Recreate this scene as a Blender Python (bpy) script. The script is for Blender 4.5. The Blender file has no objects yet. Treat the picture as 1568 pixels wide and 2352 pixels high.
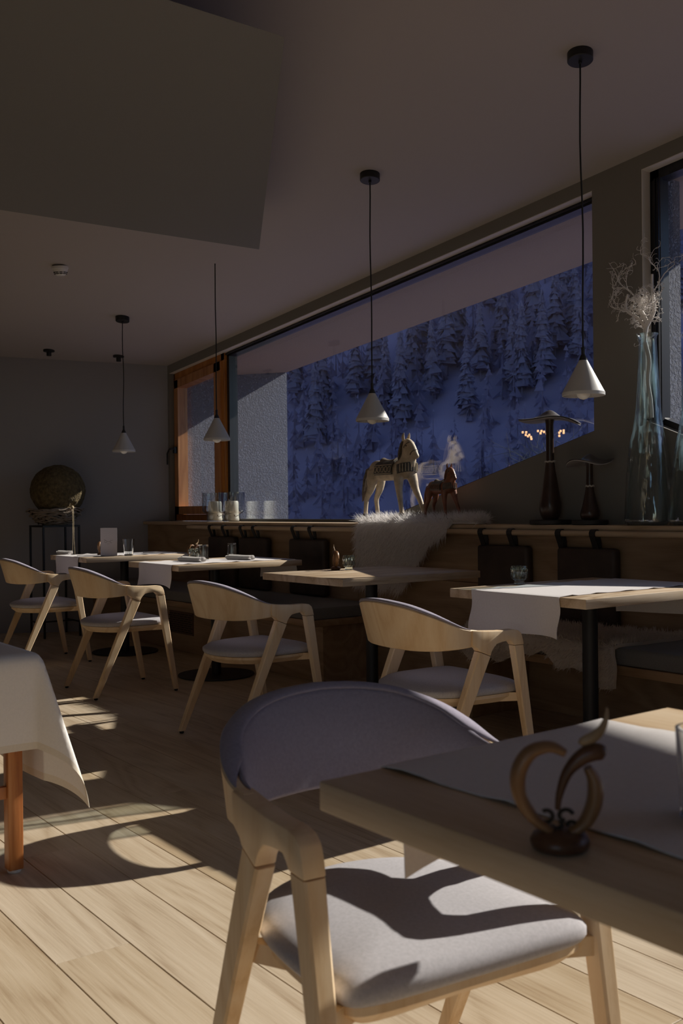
import bpy, bmesh, math, random
from math import sin, cos, pi, radians, atan2, hypot, sqrt
from mathutils import Vector, Matrix, noise

SC = bpy.context.scene
COL = SC.collection
random.seed(7)

# ------------------------------------------------------------------ camera
# world: +Y runs along the window wall away from the camera, +X points out of the windows
CAM_H = 1.08
PITCH, ROLL, YAW = radians(-0.175), radians(-0.614), radians(36.865)
fw = Vector((sin(YAW) * cos(PITCH), cos(YAW) * cos(PITCH), sin(PITCH)))
r0 = Vector((cos(YAW), -sin(YAW), 0))
u0 = r0.cross(fw)
rt = r0 * cos(ROLL) + u0 * sin(ROLL)
up = -r0 * sin(ROLL) + u0 * cos(ROLL)
cam = bpy.data.cameras.new('camera')
cam.sensor_fit = 'VERTICAL'
cam.sensor_height = 36.0
cam.lens = 2287.0 / 2352.0 * 36.0
cam.clip_start, cam.clip_end = 0.05, 2000
cam.dof.use_dof = True
cam.dof.focus_distance = 4.9
cam.dof.aperture_fstop = 8.0
cam_ob = bpy.data.objects.new('camera', cam)
COL.objects.link(cam_ob)
cam_ob.matrix_world = Matrix(((rt.x, up.x, -fw.x, 0), (rt.y, up.y, -fw.y, 0), (rt.z, up.z, -fw.z, CAM_H), (0, 0, 0, 1)))
SC.camera = cam_ob

# ------------------------------------------------------------------ light
SUN_A, SUN_B = -1.76, 0.265                     # horizontal travel of sunlight per metre of fall
sun_dir = Vector((SUN_A, SUN_B, -1)).normalized()
sun = bpy.data.lights.new('sun', 'SUN')
sun.energy = 7.6
sun.color = (1.0, 0.925, 0.82)
sun.angle = radians(0.53)
sun_ob = bpy.data.objects.new('sun', sun)
COL.objects.link(sun_ob)
sun_ob.rotation_euler = sun_dir.to_track_quat('-Z', 'Y').to_euler()
sun_ob.location = (9, -2, 8)

world = bpy.data.worlds.new('world')
SC.world = world
world.use_nodes = True
wn = world.node_tree
sky = wn.nodes.new('ShaderNodeTexSky')
sky.sky_type = 'NISHITA'
sky.sun_disc = False
sky.sun_elevation = radians(29.3)
sky.sun_rotation = radians(99)
sky.altitude = 900
sky.ozone_density = 3.0
sky.dust_density = 0.6
wn.links.new(sky.outputs[0], wn.nodes['Background'].inputs[0])
wn.nodes['Background'].inputs[1].default_value = 0.20

SC.view_settings.view_transform = 'Standard'
SC.view_settings.look = 'None'
SC.view_settings.gamma = 1.0
SC.view_settings.use_curve_mapping = False
SC.view_settings.exposure = 0.0
cy = SC.cycles
cy.use_denoising = True
cy.max_bounces, cy.diffuse_bounces, cy.glossy_bounces = 10, 6, 5
cy.transmission_bounces, cy.transparent_max_bounces = 10, 24
cy.caustics_reflective = cy.caustics_refractive = False
cy.sample_clamp_indirect = 5.0

# ------------------------------------------------------------------ materials
def new_mat(name):
    m = bpy.data.materials.new(name)
    m.use_nodes = True
    return m, m.node_tree, m.node_tree.nodes['Principled BSDF']

def lk(nt, a, b):
    nt.links.new(a, b)

def coords(nt, scale=(1, 1, 1), rnd=True):
    tc = nt.nodes.new('ShaderNodeTexCoord')
    mp = nt.nodes.new('ShaderNodeMapping')
    mp.inputs['Scale'].default_value = scale
    lk(nt, tc.outputs['Object'], mp.inputs['Vector'])
    if rnd:
        oi = nt.nodes.new('ShaderNodeObjectInfo')
        mul = nt.nodes.new('ShaderNodeMath')
        mul.operation = 'MULTIPLY'
        mul.inputs[1].default_value = 37.0
        lk(nt, oi.outputs['Random'], mul.inputs[0])
        cb = nt.nodes.new('ShaderNodeCombineXYZ')
        for k in range(3):
            lk(nt, mul.outputs[0], cb.inputs[k])
        lk(nt, cb.outputs[0], mp.inputs['Location'])
    return mp.outputs['Vector']

def tex_noise(nt, vec, scale, detail=4, rough=0.55, dist=0.0):
    n = nt.nodes.new('ShaderNodeTexNoise')
    n.inputs['Scale'].default_value = scale
    n.inputs['Detail'].default_value = detail
    n.inputs['Roughness'].default_value = rough
    n.inputs['Distortion'].default_value = dist
    lk(nt, vec, n.inputs['Vector'])
    return n.outputs['Fac']

def ramp(nt, fac, stops):
    r = nt.nodes.new('ShaderNodeValToRGB')
    el = r.color_ramp.elements
    while len(el) < len(stops):
        el.new(0.5)
    for e, (p, c) in zip(el, stops):
        e.position = p
        e.color = (*c, 1)
    lk(nt, fac, r.inputs[0])
    return r.outputs[0]

def add_bump(nt, b, h, strength, dist):
    bp = nt.nodes.new('ShaderNodeBump')
    bp.inputs['Strength'].default_value = strength
    bp.inputs['Distance'].default_value = dist
    lk(nt, h, bp.inputs['Height'])
    lk(nt, bp.outputs[0], b.inputs['Normal'])

def plain(name, c, rough=0.6, metal=0.0, var=0.0, vscale=6.0, bump=0.0, bscale=80.0, bdist=0.003, spec=0.5, sheen=0.0):
    m, nt, b = new_mat(name)
    b.inputs['Roughness'].default_value = rough
    b.inputs['Metallic'].default_value = metal
    b.inputs['Specular IOR Level'].default_value = spec
    if sheen:
        b.inputs['Sheen Weight'].default_value = sheen
        b.inputs['Sheen Roughness'].default_value = 0.5
    vec = coords(nt)
    if var:
        f = tex_noise(nt, vec, vscale)
        col = ramp(nt, f, [(0.3, tuple(max(0, k * (1 - var)) for k in c)), (0.7, tuple(min(1, k * (1 + var)) for k in c))])
        lk(nt, col, b.inputs['Base Color'])
    else:
        b.inputs['Base Color'].default_value = (*c, 1)
    if bump:
        add_bump(nt, b, tex_noise(nt, vec, bscale, 3), bump, bdist)
    return m

def wood(name, dark, mid, light, axis=1, rough=0.5, grain=26.0, tint=0.0, bump=0.25, spec=0.4, stretch=0.055, figure=0.36):
    """straight fibres along one object axis plus wandering cathedral figure"""
    m, nt, b = new_mat(name)
    b.inputs['Roughness'].default_value = rough
    b.inputs['Specular IOR Level'].default_value = spec
    s = [1.0, 1.0, 1.0]
    s[axis] = stretch
    vec = coords(nt, tuple(s))
    fine = tex_noise(nt, vec, grain * 6, 6, 0.72)
    s2 = [1.0, 1.0, 1.0]
    s2[axis] = 0.16
    vec2 = coords(nt, tuple(s2))
    fig = tex_noise(nt, vec2, 4.5, 2, 0.4, 0.6)
    mul = nt.nodes.new('ShaderNodeMath')
    mul.operation = 'MULTIPLY'
    mul.inputs[1].default_value = 13.0
    lk(nt, fig, mul.inputs[0])
    fr = nt.nodes.new('ShaderNodeMath')
    fr.operation = 'PINGPONG'
    fr.inputs[1].default_value = 1.0
    lk(nt, mul.outputs[0], fr.inputs[0])
    mx = nt.nodes.new('ShaderNodeMix')
    mx.data_type = 'FLOAT'
    mx.inputs[0].default_value = figure
    lk(nt, fine, mx.inputs[2])
    lk(nt, fr.outputs[0], mx.inputs[3])
    col = ramp(nt, mx.outputs[0], [(0.28, dark), (0.47, mid), (0.70, light)])
    out = col
    if tint:
        oi = nt.nodes.new('ShaderNodeObjectInfo')
        hsv = nt.nodes.new('ShaderNodeHueSaturation')
        mr = nt.nodes.new('ShaderNodeMapRange')
        mr.inputs[3].default_value = 1 - tint
        mr.inputs[4].default_value = 1 + tint
        lk(nt, oi.outputs['Random'], mr.inputs[0])
        lk(nt, mr.outputs[0], hsv.inputs['Value'])
        mr2 = nt.nodes.new('ShaderNodeMapRange')
        mr2.inputs[3].default_value = 1 + tint * 1.5
        mr2.inputs[4].default_value = 1 - tint * 1.5
        lk(nt, oi.outputs['Random'], mr2.inputs[0])
        lk(nt, mr2.outputs[0], hsv.inputs['Saturation'])
        lk(nt, col, hsv.inputs['Color'])
        out = hsv.outputs[0]
    lk(nt, out, b.inputs['Base Color'])
    if bump:
        add_bump(nt, b, fine, bump, 0.001)
    return m

def knotted_floor(name):
    """oak plank: fibres, cathedral figure and a few brown knots"""
    m = wood(name, (0.39, 0.285, 0.185), (0.53, 0.42, 0.295), (0.61, 0.50, 0.37), 1, 0.42, 15, 0.08, 0.45, 0.35, 0.03, 0.22)
    nt = m.node_tree
    b = nt.nodes['Principled BSDF']
    src = b.inputs['Base Color'].links[0].from_socket
    vec = coords(nt, (2.1, 1.15, 1))
    v = nt.nodes.new('ShaderNodeTexVoronoi')
    v.inputs['Scale'].default_value = 1.55
    lk(nt, vec, v.inputs['Vector'])
    k = ramp(nt, v.outputs['Distance'], [(0.0, (1, 1, 1)), (0.028, (0.75, 0.75, 0.75)), (0.05, (0.12, 0.12, 0.12)), (0.12, (0, 0, 0))])
    mx = nt.nodes.new('ShaderNodeMix')
    mx.data_type = 'RGBA'
    mx.inputs[7].default_value = (0.17, 0.095, 0.045, 1)
    lk(nt, k, mx.inputs[0])
    lk(nt, src, mx.inputs[6])
    lk(nt, mx.outputs[2], b.inputs['Base Color'])
    return m

def thin_glass(name, tint=(1, 1, 1), rough=0.0, gain=1.0):
    """thin pane: clear transmission plus a Fresnel mirror"""
    m = bpy.data.materials.new(name)
    m.use_nodes = True
    nt = m.node_tree
    nt.nodes.clear()
    out = nt.nodes.new('ShaderNodeOutputMaterial')
    tr = nt.nodes.new('ShaderNodeBsdfTransparent')
    tr.inputs[0].default_value = (*tint, 1)
    gl = nt.nodes.new('ShaderNodeBsdfGlossy')
    gl.inputs['Roughness'].default_value = rough
    geo = nt.nodes.new('ShaderNodeNewGeometry')
    mr = nt.nodes.new('ShaderNodeMapRange')
    mr.inputs[3].default_value = 1.5
    mr.inputs[4].default_value = 1 / 1.5
    lk(nt, geo.outputs['Backfacing'], mr.inputs[0])
    fr = nt.nodes.new('ShaderNodeFresnel')
    lk(nt, mr.outputs[0], fr.inputs['IOR'])
    gm = nt.nodes.new('ShaderNodeMath')
    gm.operation = 'MULTIPLY'
    gm.use_clamp = True
    gm.inputs[1].default_value = gain
    lk(nt, fr.outputs[0], gm.inputs[0])
    mx = nt.nodes.new('ShaderNodeMixShader')
    lk(nt, gm.outputs[0], mx.inputs[0])
    lk(nt, tr.outputs[0], mx.inputs[1])
    lk(nt, gl.outputs[0], mx.inputs[2])
    lk(nt, mx.outputs[0], out.inputs[0])
    return m

def solid_glass(name, tint, rough=0.02, bump=0.0):
    m, nt, b = new_mat(name)
    b.inputs['Base Color'].default_value = (*tint, 1)
    b.inputs['Transmission Weight'].default_value = 1.0
    b.inputs['Roughness'].default_value = rough
    b.inputs['IOR'].default_value = 1.46
    if bump:
        add_bump(nt, b, tex_noise(nt, coords(nt, (1, 1, 0.35)), 18, 2), bump, 0.01)
    return m

def glow(name, c, s):
    m, nt, b = new_mat(name)
    b.inputs['Base Color'].default_value = (0, 0, 0, 1)
    b.inputs['Emission Color'].default_value = (*c, 1)
    b.inputs['Emission Strength'].default_value = s
    return m

def fabric(name, c, weave=900.0, sheen=0.25, var=0.10):
    m, nt, b = new_mat(name)
    b.inputs['Roughness'].default_value = 0.9
    b.inputs['Specular IOR Level'].default_value = 0.15
    b.inputs['Sheen Weight'].default_value = sheen
    vec = coords(nt)
    f = tex_noise(nt, vec, 160, 3, 0.7)
    lk(nt, ramp(nt, f, [(0.3, tuple(k * (1 - var) for k in c)), (0.7, tuple(min(1, k * (1 + var)) for k in c))]), b.inputs['Base Color'])
    add_bump(nt, b, tex_noise(nt, vec, weave, 2), 0.25, 0.0008)
    return m

def stucco(name, c):
    m, nt, b = new_mat(name)
    b.inputs['Roughness'].default_value = 0.92
    b.inputs['Specular IOR Level'].default_value = 0.2
    b.inputs['Base Color'].default_value = (*c, 1)
    vec = coords(nt, rnd=False)
    h = tex_noise(nt, vec, 62, 4, 0.65)
    add_bump(nt, b, ramp(nt, h, [(0.40, (0, 0, 0)), (0.60, (1, 1, 1))]), 1.0, 0.016)
    return m

M = {}
M['ceiling'] = plain('ceiling_paint', (0.48, 0.445, 0.43), 0.95, spec=0.1, bump=0.05, bscale=200)
M['wall'] = plain('wall_paint', (0.235, 0.22, 0.20), 0.95, spec=0.1, bump=0.06, bscale=180)
M['wall_white'] = plain('white_wall_paint', (0.76, 0.735, 0.70), 0.95, spec=0.1, bump=0.06, bscale=180)  # unseen walls made bright to bounce light onto the chair backs
M['wall_back'] = plain('back_wall_paint', (0.34, 0.335, 0.355), 0.95, spec=0.1, bump=0.06, bscale=180)
M['panel_grey'] = plain('acoustic_felt', (0.26, 0.26, 0.27), 0.95, spec=0.1, bump=0.2, bscale=300)
M['subfloor'] = plain('subfloor', (0.16, 0.11, 0.07), 0.8)
M['plank'] = knotted_floor('oak_plank')
M['chair_wood'] = wood('pale_oak', (0.70, 0.49, 0.28), (0.79, 0.59, 0.37), (0.83, 0.65, 0.44), 2, 0.5, 20, 0.03, 0.15)
M['chair_wood_x'] = wood('pale_oak_bent', (0.73, 0.515, 0.30), (0.79, 0.59, 0.37), (0.83, 0.645, 0.43), 2, 0.5, 14, 0.02, 0.12)
M['table_wood_x'] = wood('oak_top', (0.44, 0.305, 0.185), (0.58, 0.435, 0.29), (0.67, 0.535, 0.39), 0, 0.5, 26, 0.04, 0.3)
M['table_wood_y'] = wood('oak_top_y', (0.44, 0.30, 0.18), (0.56, 0.415, 0.27), (0.64, 0.505, 0.36), 1, 0.42, 26, 0.03, 0.3)
M['panel_wood'] = wood('larch_panel', (0.27, 0.165, 0.09), (0.33, 0.21, 0.12), (0.38, 0.255, 0.15), 1, 0.5, 18, 0.06, 0.15)
M['rod_wood'] = wood('beech_rod', (0.46, 0.32, 0.19), (0.54, 0.39, 0.25), (0.60, 0.45, 0.30), 1, 0.45, 18, 0.02, 0.1)
M['frame_wood'] = wood('stained_spruce', (0.36, 0.135, 0.035), (0.46, 0.19, 0.055), (0.54, 0.245, 0.08), 2, 0.4, 18, 0.04, 0.15)
M['old_wood'] = wood('red_stained_wood', (0.33, 0.11, 0.035), (0.46, 0.18, 0.06), (0.55, 0.25, 0.10), 2, 0.42, 16, 0.03, 0.3)
M['seat'] = fabric('mauve_grey_wool', (0.47, 0.455, 0.485), 900, 0.0)
M['pad'] = fabric('violet_grey_wool', (0.31, 0.285, 0.36), 900, 0.1)
M['bench_cloth'] = fabric('charcoal_wool', (0.17, 0.165, 0.16))
M['leather'] = plain('dark_brown_leather', (0.055, 0.036, 0.027), 0.6, var=0.25, vscale=9, bump=0.2, bscale=260, bdist=0.001)
M['strap'] = plain('black_leather', (0.018, 0.016, 0.015), 0.5)
M['black'] = plain('black_powder_coat', (0.014, 0.014, 0.015), 0.5, bump=0.1, bscale=500, bdist=0.0005)
M['black_frame'] = plain('black_aluminium', (0.02, 0.02, 0.024), 0.35)
M['black_cord'] = plain('black_cable', (0.012, 0.012, 0.012), 0.7)
M['shade'] = plain('white_lacquer', (0.56, 0.55, 0.545), 0.42)
M['white_plastic'] = plain('white_plastic', (0.80, 0.79, 0.76), 0.4)
M['dark_slot'] = plain('dark_slot', (0.01, 0.01, 0.01), 0.8)
M['linen'] = fabric('pale_linen', (0.70, 0.665, 0.665), 700, 0.03, 0.04)
M['napkin'] = fabric('white_linen', (0.74, 0.72, 0.71), 700, 0.03, 0.04)
M['cloth'] = fabric('cream_tablecloth', (0.82, 0.785, 0.755), 600, 0.03, 0.03)
M['hem'] = fabric('cream_hem', (0.76, 0.69, 0.59), 600, 0.03, 0.03)
M['pane'] = thin_glass('window_glass', (0.97, 0.98, 0.98), 0.0, 2.1)
M['clear'] = solid_glass('clear_tumbler_glass', (0.97, 0.985, 0.98), 0.0)
M['green'] = solid_glass('green_glass', (0.86, 0.955, 0.92), 0.0)
M['smoke'] = thin_glass('smoked_glass', (0.90, 0.91, 0.915), 0.0, 1.5)
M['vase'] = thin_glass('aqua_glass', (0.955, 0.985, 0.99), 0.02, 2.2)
_nt = M['vase'].node_tree
_out = _nt.nodes['Material Output']
_mix0 = _out.inputs[0].links[0].from_node
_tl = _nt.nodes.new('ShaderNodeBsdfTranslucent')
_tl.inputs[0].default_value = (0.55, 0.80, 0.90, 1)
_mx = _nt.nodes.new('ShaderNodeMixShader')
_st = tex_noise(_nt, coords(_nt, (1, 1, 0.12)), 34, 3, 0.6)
_sr = ramp(_nt, _st, [(0.48, (0.0, 0.0, 0.0)), (0.72, (0.11, 0.11, 0.11))])  # translucent streaks stand in for sunlight refracted in the glass
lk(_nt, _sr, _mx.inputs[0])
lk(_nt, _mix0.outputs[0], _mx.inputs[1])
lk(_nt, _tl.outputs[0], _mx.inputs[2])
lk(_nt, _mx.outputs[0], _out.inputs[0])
_bp = _nt.nodes.new('ShaderNodeBump')
_bp.inputs['Strength'].default_value = 0.5
_bp.inputs['Distance'].default_value = 0.02
lk(_nt, tex_noise(_nt, coords(_nt, (1, 1, 0.3)), 16, 2), _bp.inputs['Height'])
for _n in _nt.nodes:
    if _n.type in ('BSDF_GLOSSY', 'FRESNEL'):
        lk(_nt, _bp.outputs[0], _n.inputs['Normal'])
M['bulb'] = plain('frosted_bulb', (0.85, 0.83, 0.78), 0.25)
M['candle'] = plain('ivory_wax', (0.82, 0.78, 0.66), 0.5)
M['stucco'] = stucco('rough_stucco', (0.30, 0.315, 0.385))
M['soffit'] = plain('soffit_render', (0.40, 0.325, 0.255), 0.95, bump=0.7, bscale=60, bdist=0.006, spec=0.1)
M['horse'] = plain('whitewashed_wood', (0.56, 0.45, 0.31), 0.55, var=0.25, vscale=22, bump=0.25, bscale=60)
M['foal'] = plain('red_brown_wood', (0.23, 0.085, 0.045), 0.4, var=0.3, vscale=30, bump=0.2, bscale=60)
M['mane'] = plain('carved_dark_hair', (0.17, 0.13, 0.09), 0.6, var=0.4, vscale=60)
M['hoof'] = plain('dark_hoof', (0.09, 0.06, 0.04), 0.5)
M['base_wood'] = plain('brown_plinth', (0.16, 0.09, 0.05), 0.5, var=0.2)
M['cap'] = plain('dark_bark_cap', (0.10, 0.085, 0.08), 0.4, var=0.3, vscale=20, bump=0.2, bscale=40)
M['gill'] = plain('pale_gill', (0.42, 0.38, 0.37), 0.6)
M['stem'] = plain('dark_lacquered_stem', (0.052, 0.028, 0.020), 0.28, var=0.3, vscale=14, bump=0.15, bscale=30)
M['ring'] = plain('pale_ring', (0.55, 0.50, 0.44), 0.6)
M['plinth'] = plain('black_plinth', (0.022, 0.02, 0.018), 0.6)
M['branch'] = plain('whitewashed_branch', (0.80, 0.76, 0.725), 0.8, bump=0.3, bscale=90)
M['moss'] = plain('dry_moss', (0.125, 0.09, 0.04), 0.95, var=0.5, vscale=34, bump=1.0, bscale=60, bdist=0.02)
M['twig'] = plain('grey_twig', (0.27, 0.215, 0.17), 0.85, var=0.35, vscale=18, bump=0.3, bscale=80)
M['twine'] = plain('jute_twine', (0.52, 0.42, 0.27), 0.9, bump=0.5, bscale=300)
M['deco_a'] = wood('walnut_wood', (0.07, 0.03, 0.016), (0.11, 0.05, 0.026), (0.14, 0.068, 0.038), 2, 0.35, 20, 0.0, 0.1)
M['deco_b'] = wood('cherry_wood', (0.17, 0.08, 0.034), (0.24, 0.125, 0.055), (0.29, 0.16, 0.08), 2, 0.35, 20, 0.0, 0.1)
M['deco_c'] = wood('maple_leaf_wood', (0.28, 0.18, 0.095), (0.34, 0.23, 0.13), (0.39, 0.28, 0.17), 2, 0.4, 20, 0.0, 0.1)
M['iron'] = plain('dark_iron', (0.05, 0.045, 0.04), 0.45, 0.6)
M['steel'] = plain('brushed_steel', (0.55, 0.55, 0.55), 0.28, 1.0)
M['card'] = plain('lilac_card', (0.88, 0.85, 0.93), 0.7)
M['ink'] = plain('grey_ink', (0.10, 0.09, 0.10), 0.8)
M['bush'] = plain('bare_twigs', (0.11, 0.11, 0.12), 1.0, spec=0.0)
M['lantern'] = glow('orange_glow', (1.0, 0.50, 0.24), 1.6)
M['grille'] = plain('grille_wood', (0.12, 0.07, 0.04), 0.6)

def fur_mat(name, c, transl=0.35):
    m, nt, b = new_mat(name)
    b.inputs['Base Color'].default_value = (*c, 1)
    b.inputs['Roughness'].default_value = 0.75
    b.inputs['Specular IOR Level'].default_value = 0.2
    tl = nt.nodes.new('ShaderNodeBsdfTranslucent')
    tl.inputs[0].default_value = (*c, 1)
    mx = nt.nodes.new('ShaderNodeMixShader')
    mx.inputs[0].default_value = transl
    lk(nt, b.outputs[0], mx.inputs[1])
    lk(nt, tl.outputs[0], mx.inputs[2])
    lk(nt, mx.outputs[0], nt.nodes['Material Output'].inputs[0])
    return m
M['fur'] = fur_mat('white_fur', (0.90, 0.87, 0.855), 0.45)
M['wool'] = fur_mat('cream_wool', (0.76, 0.69, 0.61), 0.4)

M['slope'] = plain('forest_floor', (0.175, 0.15, 0.245), 1.0, var=0.15, vscale=0.05, spec=0.0)  # distant blue haze put into the slope and fir base colours
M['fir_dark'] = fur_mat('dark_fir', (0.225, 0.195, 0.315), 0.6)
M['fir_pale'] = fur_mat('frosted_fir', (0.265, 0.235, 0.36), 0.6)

# ------------------------------------------------------------------ helpers
def obj(name, bm, mat, parent=None, smooth=35, loc=None):
    me = bpy.data.meshes.new(name)
    bmesh.ops.recalc_face_normals(bm, faces=bm.faces)
    bm.to_mesh(me)
    bm.free()
    return obj_me(name, me, mat, parent, smooth, loc)

def obj_me(name, me, mat, parent=None, smooth=35, loc=None):
    if smooth:
        for p in me.polygons:
            p.use_smooth = True
        me.set_sharp_from_angle(angle=radians(smooth))
    if mat is not None and not me.materials:
        me.materials.append(mat)
    o = bpy.data.objects.new(name, me)
    COL.objects.link(o)
    if parent is not None:
        o.parent = parent
    if loc is not None:
        o.location = loc
    return o

def tag(o, label, cat, group=None):
    o['label'] = label
    o['category'] = cat
    if group:
        o['group'] = group
    return o

def thing(name, label, cat, loc=(0, 0, 0), rotz=0.0, group=None):
    o = bpy.data.objects.new(name, None)
    o.empty_display_size = 0.05
    COL.objects.link(o)
    o.location = loc
    o.rotation_euler = (0, 0, rotz)
    return tag(o, label, cat, group)

def struct(name, bm, mat, parent=None, smooth=35):
    o = obj(name, bm, mat, parent, smooth)
    if parent is None:
        o['kind'] = 'structure'
    return o

def dup(root, loc, rotz, label, group=None):
    def cp(o, par):
        c = o.copy()
        COL.objects.link(c)
        if par is not None:
            c.parent = par
        for ch in list(o.children):
            cp(ch, c)
        return c
    r = cp(root, None)
    r.location = loc
    r.rotation_euler = (0, 0, rotz)
    r['label'] = label
    if group:
        r['group'] = group
    return r

def box(bm, lo, hi, bevel=0.0, seg=2):
    x0, y0, z0 = lo
    x1, y1, z1 = hi
    vs = [bm.verts.new(p) for p in ((x0, y0, z0), (x1, y0, z0), (x1, y1, z0), (x0, y1, z0), (x0, y0, z1), (x1, y0, z1), (x1, y1, z1), (x0, y1, z1))]
    fs = [bm.faces.new([vs[i] for i in f]) for f in ((0, 3, 2, 1), (4, 5, 6, 7), (0, 1, 5, 4), (1, 2, 6, 5), (2, 3, 7, 6), (3, 0, 4, 7))]
    if bevel:
        es = set(e for f in fs for e in f.edges)
        bmesh.ops.bevel(bm, geom=list(es), offset=bevel, segments=seg, affect='EDGES', profile=0.5)
    return bm

def B(lo, hi, bevel=0.0, seg=2):
    return box(bmesh.new(), lo, hi, bevel, seg)

def prism(bm, pts, axis, a, b, bevel=0.0):
    """extrude polygon pts (2-D) along axis from a to b"""
    def P(p, t):
        return {'x': (t, p[0], p[1]), 'y': (p[0], t, p[1]), 'z': (p[0], p[1], t)}[axis]
    v0 = [bm.verts.new(P(p, a)) for p in pts]
    v1 = [bm.verts.new(P(p, b)) for p in pts]
    n = len(pts)
    fs = [bm.faces.new(v0), bm.faces.new(v1[::-1])]
    for i in range(n):
        fs.append(bm.faces.new((v0[i], v1[i], v1[(i + 1) % n], v0[(i + 1) % n])))
    if bevel:
        bmesh.ops.recalc_face_normals(bm, faces=fs)
        es = list(set(e for f in fs for e in f.edges))
        bmesh.ops.bevel(bm, geom=es, offset=bevel, segments=2, affect='EDGES', profile=0.5)
    return bm

def ring(bm, pts):
    return [bm.verts.new(p) for p in pts]

def skin(bm, rings, closed=True, cap=True):
    n = len(rings[0])
    for a, b in zip(rings, rings[1:]):
        for i in range(n if closed else n - 1):
            j = (i + 1) % n
            bm.faces.new((a[i], a[j], b[j], b[i]))
    if cap:
        bm.faces.new(rings[0][::-1])
        bm.faces.new(rings[-1])
    return bm

def lathe(bm, prof, n=32, c=(0, 0, 0), wob=None, cap=True, sq=0.0):
    """revolve (r, z) profile; wob(phi, i) scales the radius; sq squares the section"""
    rings = []
    for i, (r, z) in enumerate(prof):
        pts = []
        for k in range(n):
            f = 2 * pi * k / n
            rr = r * (wob(f, i) if wob else 1.0)
            if sq:
                e = 2 + 4 * sq
                rr *= (abs(cos(f)) ** e + abs(sin(f)) ** e) ** (-1 / e)
            pts.append((c[0] + rr * cos(f), c[1] + rr * sin(f), c[2] + z))
        rings.append(ring(bm, pts))
    return skin(bm, rings, True, cap)

def catmull(pts, n):
    out = []
    P = [pts[0]] + list(pts) + [pts[-1]]
    for i in range(1, len(P) - 2):
        for k in range(n):
            t = k / n
            out.append(tuple(0.5 * (2 * b + (c - a) * t + (2 * a - 5 * b + 4 * c - d) * t * t + (3 * b - a - 3 * c + d) * t ** 3)
                             for a, b, c, d in zip(P[i - 1], P[i], P[i + 1], P[i + 2])))
    out.append(tuple(pts[-1]))
    return out

def tube(bm, pts, rad, n=8, flat=1.0, cap=True, up_hint=None):
    """sweep an ellipse along pts; rad scalar or list; flat scales the second axis"""
    pts = [Vector(p) for p in pts]
    m = len(pts)
    rads = rad if isinstance(rad, (list, tuple)) else [rad] * m
    rings = []
    ref = None
    for i, p in enumerate(pts):
        t = (pts[min(i + 1, m - 1)] - pts[max(i - 1, 0)])
        t = t.normalized() if t.length > 1e-9 else Vector((0, 0, 1))
        if ref is None:
            ref = Vector(up_hint) if up_hint else (Vector((0, 0, 1)) if abs(t.z) < 0.9 else Vector((1, 0, 0)))
        a = ref - t * ref.dot(t)
        if a.length < 1e-6:
            a = t.orthogonal()
        a.normalize()
        ref = a
        b = t.cross(a)
        r = max(rads[i], 1e-5)
        rings.append(ring(bm, [p + a * (r * cos(2 * pi * k / n)) + b * (r * flat * sin(2 * pi * k / n)) for k in range(n)]))
    return skin(bm, rings, True, cap)

def Tb(*a, **k):
    bm = bmesh.new()
    return tube(bm, *a, **k)

def Lt(*a, **k):
    bm = bmesh.new()
    return lathe(bm, *a, **k)

def ellipsoid(bm, c, r, seg=16, rings_=10):
    ret = bmesh.ops.create_uvsphere(bm, u_segments=seg, v_segments=rings_, radius=1.0)
    for v in ret['verts']:
        v.co = Vector((v.co.x * r[0] + c[0], v.co.y * r[1] + c[1], v.co.z * r[2] + c[2]))
    return bm

def remesh(bm, vox, smooth_it=2):
    me = bpy.data.meshes.new('tmp')
    bmesh.ops.recalc_face_normals(bm, faces=bm.faces)
    bm.to_mesh(me)
    bm.free()
    o = bpy.data.objects.new('tmp', me)
    COL.objects.link(o)
    md = o.modifiers.new('r', 'REMESH')
    md.mode = 'VOXEL'
    md.voxel_size = vox
    if smooth_it:
        sm = o.modifiers.new('s', 'SMOOTH')
        sm.iterations = smooth_it
        sm.factor = 0.5
    dg = bpy.context.evaluated_depsgraph_get()
    res = bpy.data.meshes.new_from_object(o.evaluated_get(dg))
    bpy.data.objects.remove(o)
    return res

def hsh(*a):
    return noise.noise(Vector((*a, 0, 0, 0)[:3]) * 1.37 + Vector((3.1, 7.7, 1.3)))

# ------------------------------------------------------------------ room geometry
def ceil_z(x, y):
    return 3.513 - 0.0836 * y - 0.10 * x

def head_z(y):
    return 2.331 + 0.0838 * (8.197 - y)

BWA, BWB = Vector((2.912, 8.942)), Vector((4.183, 8.239))          # back wall, seen from above
BWT = (BWB - BWA).normalized()

def back_y(x):
    return BWA.y + (x - BWA.x) / BWT.x * BWT.y

XW, XG, XO = 4.20, 4.30, 4.52          # inner wall face, glass, outer wall face
Y_END = -2.9                           # unseen right end of the second window, extended to let more sun in

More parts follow.
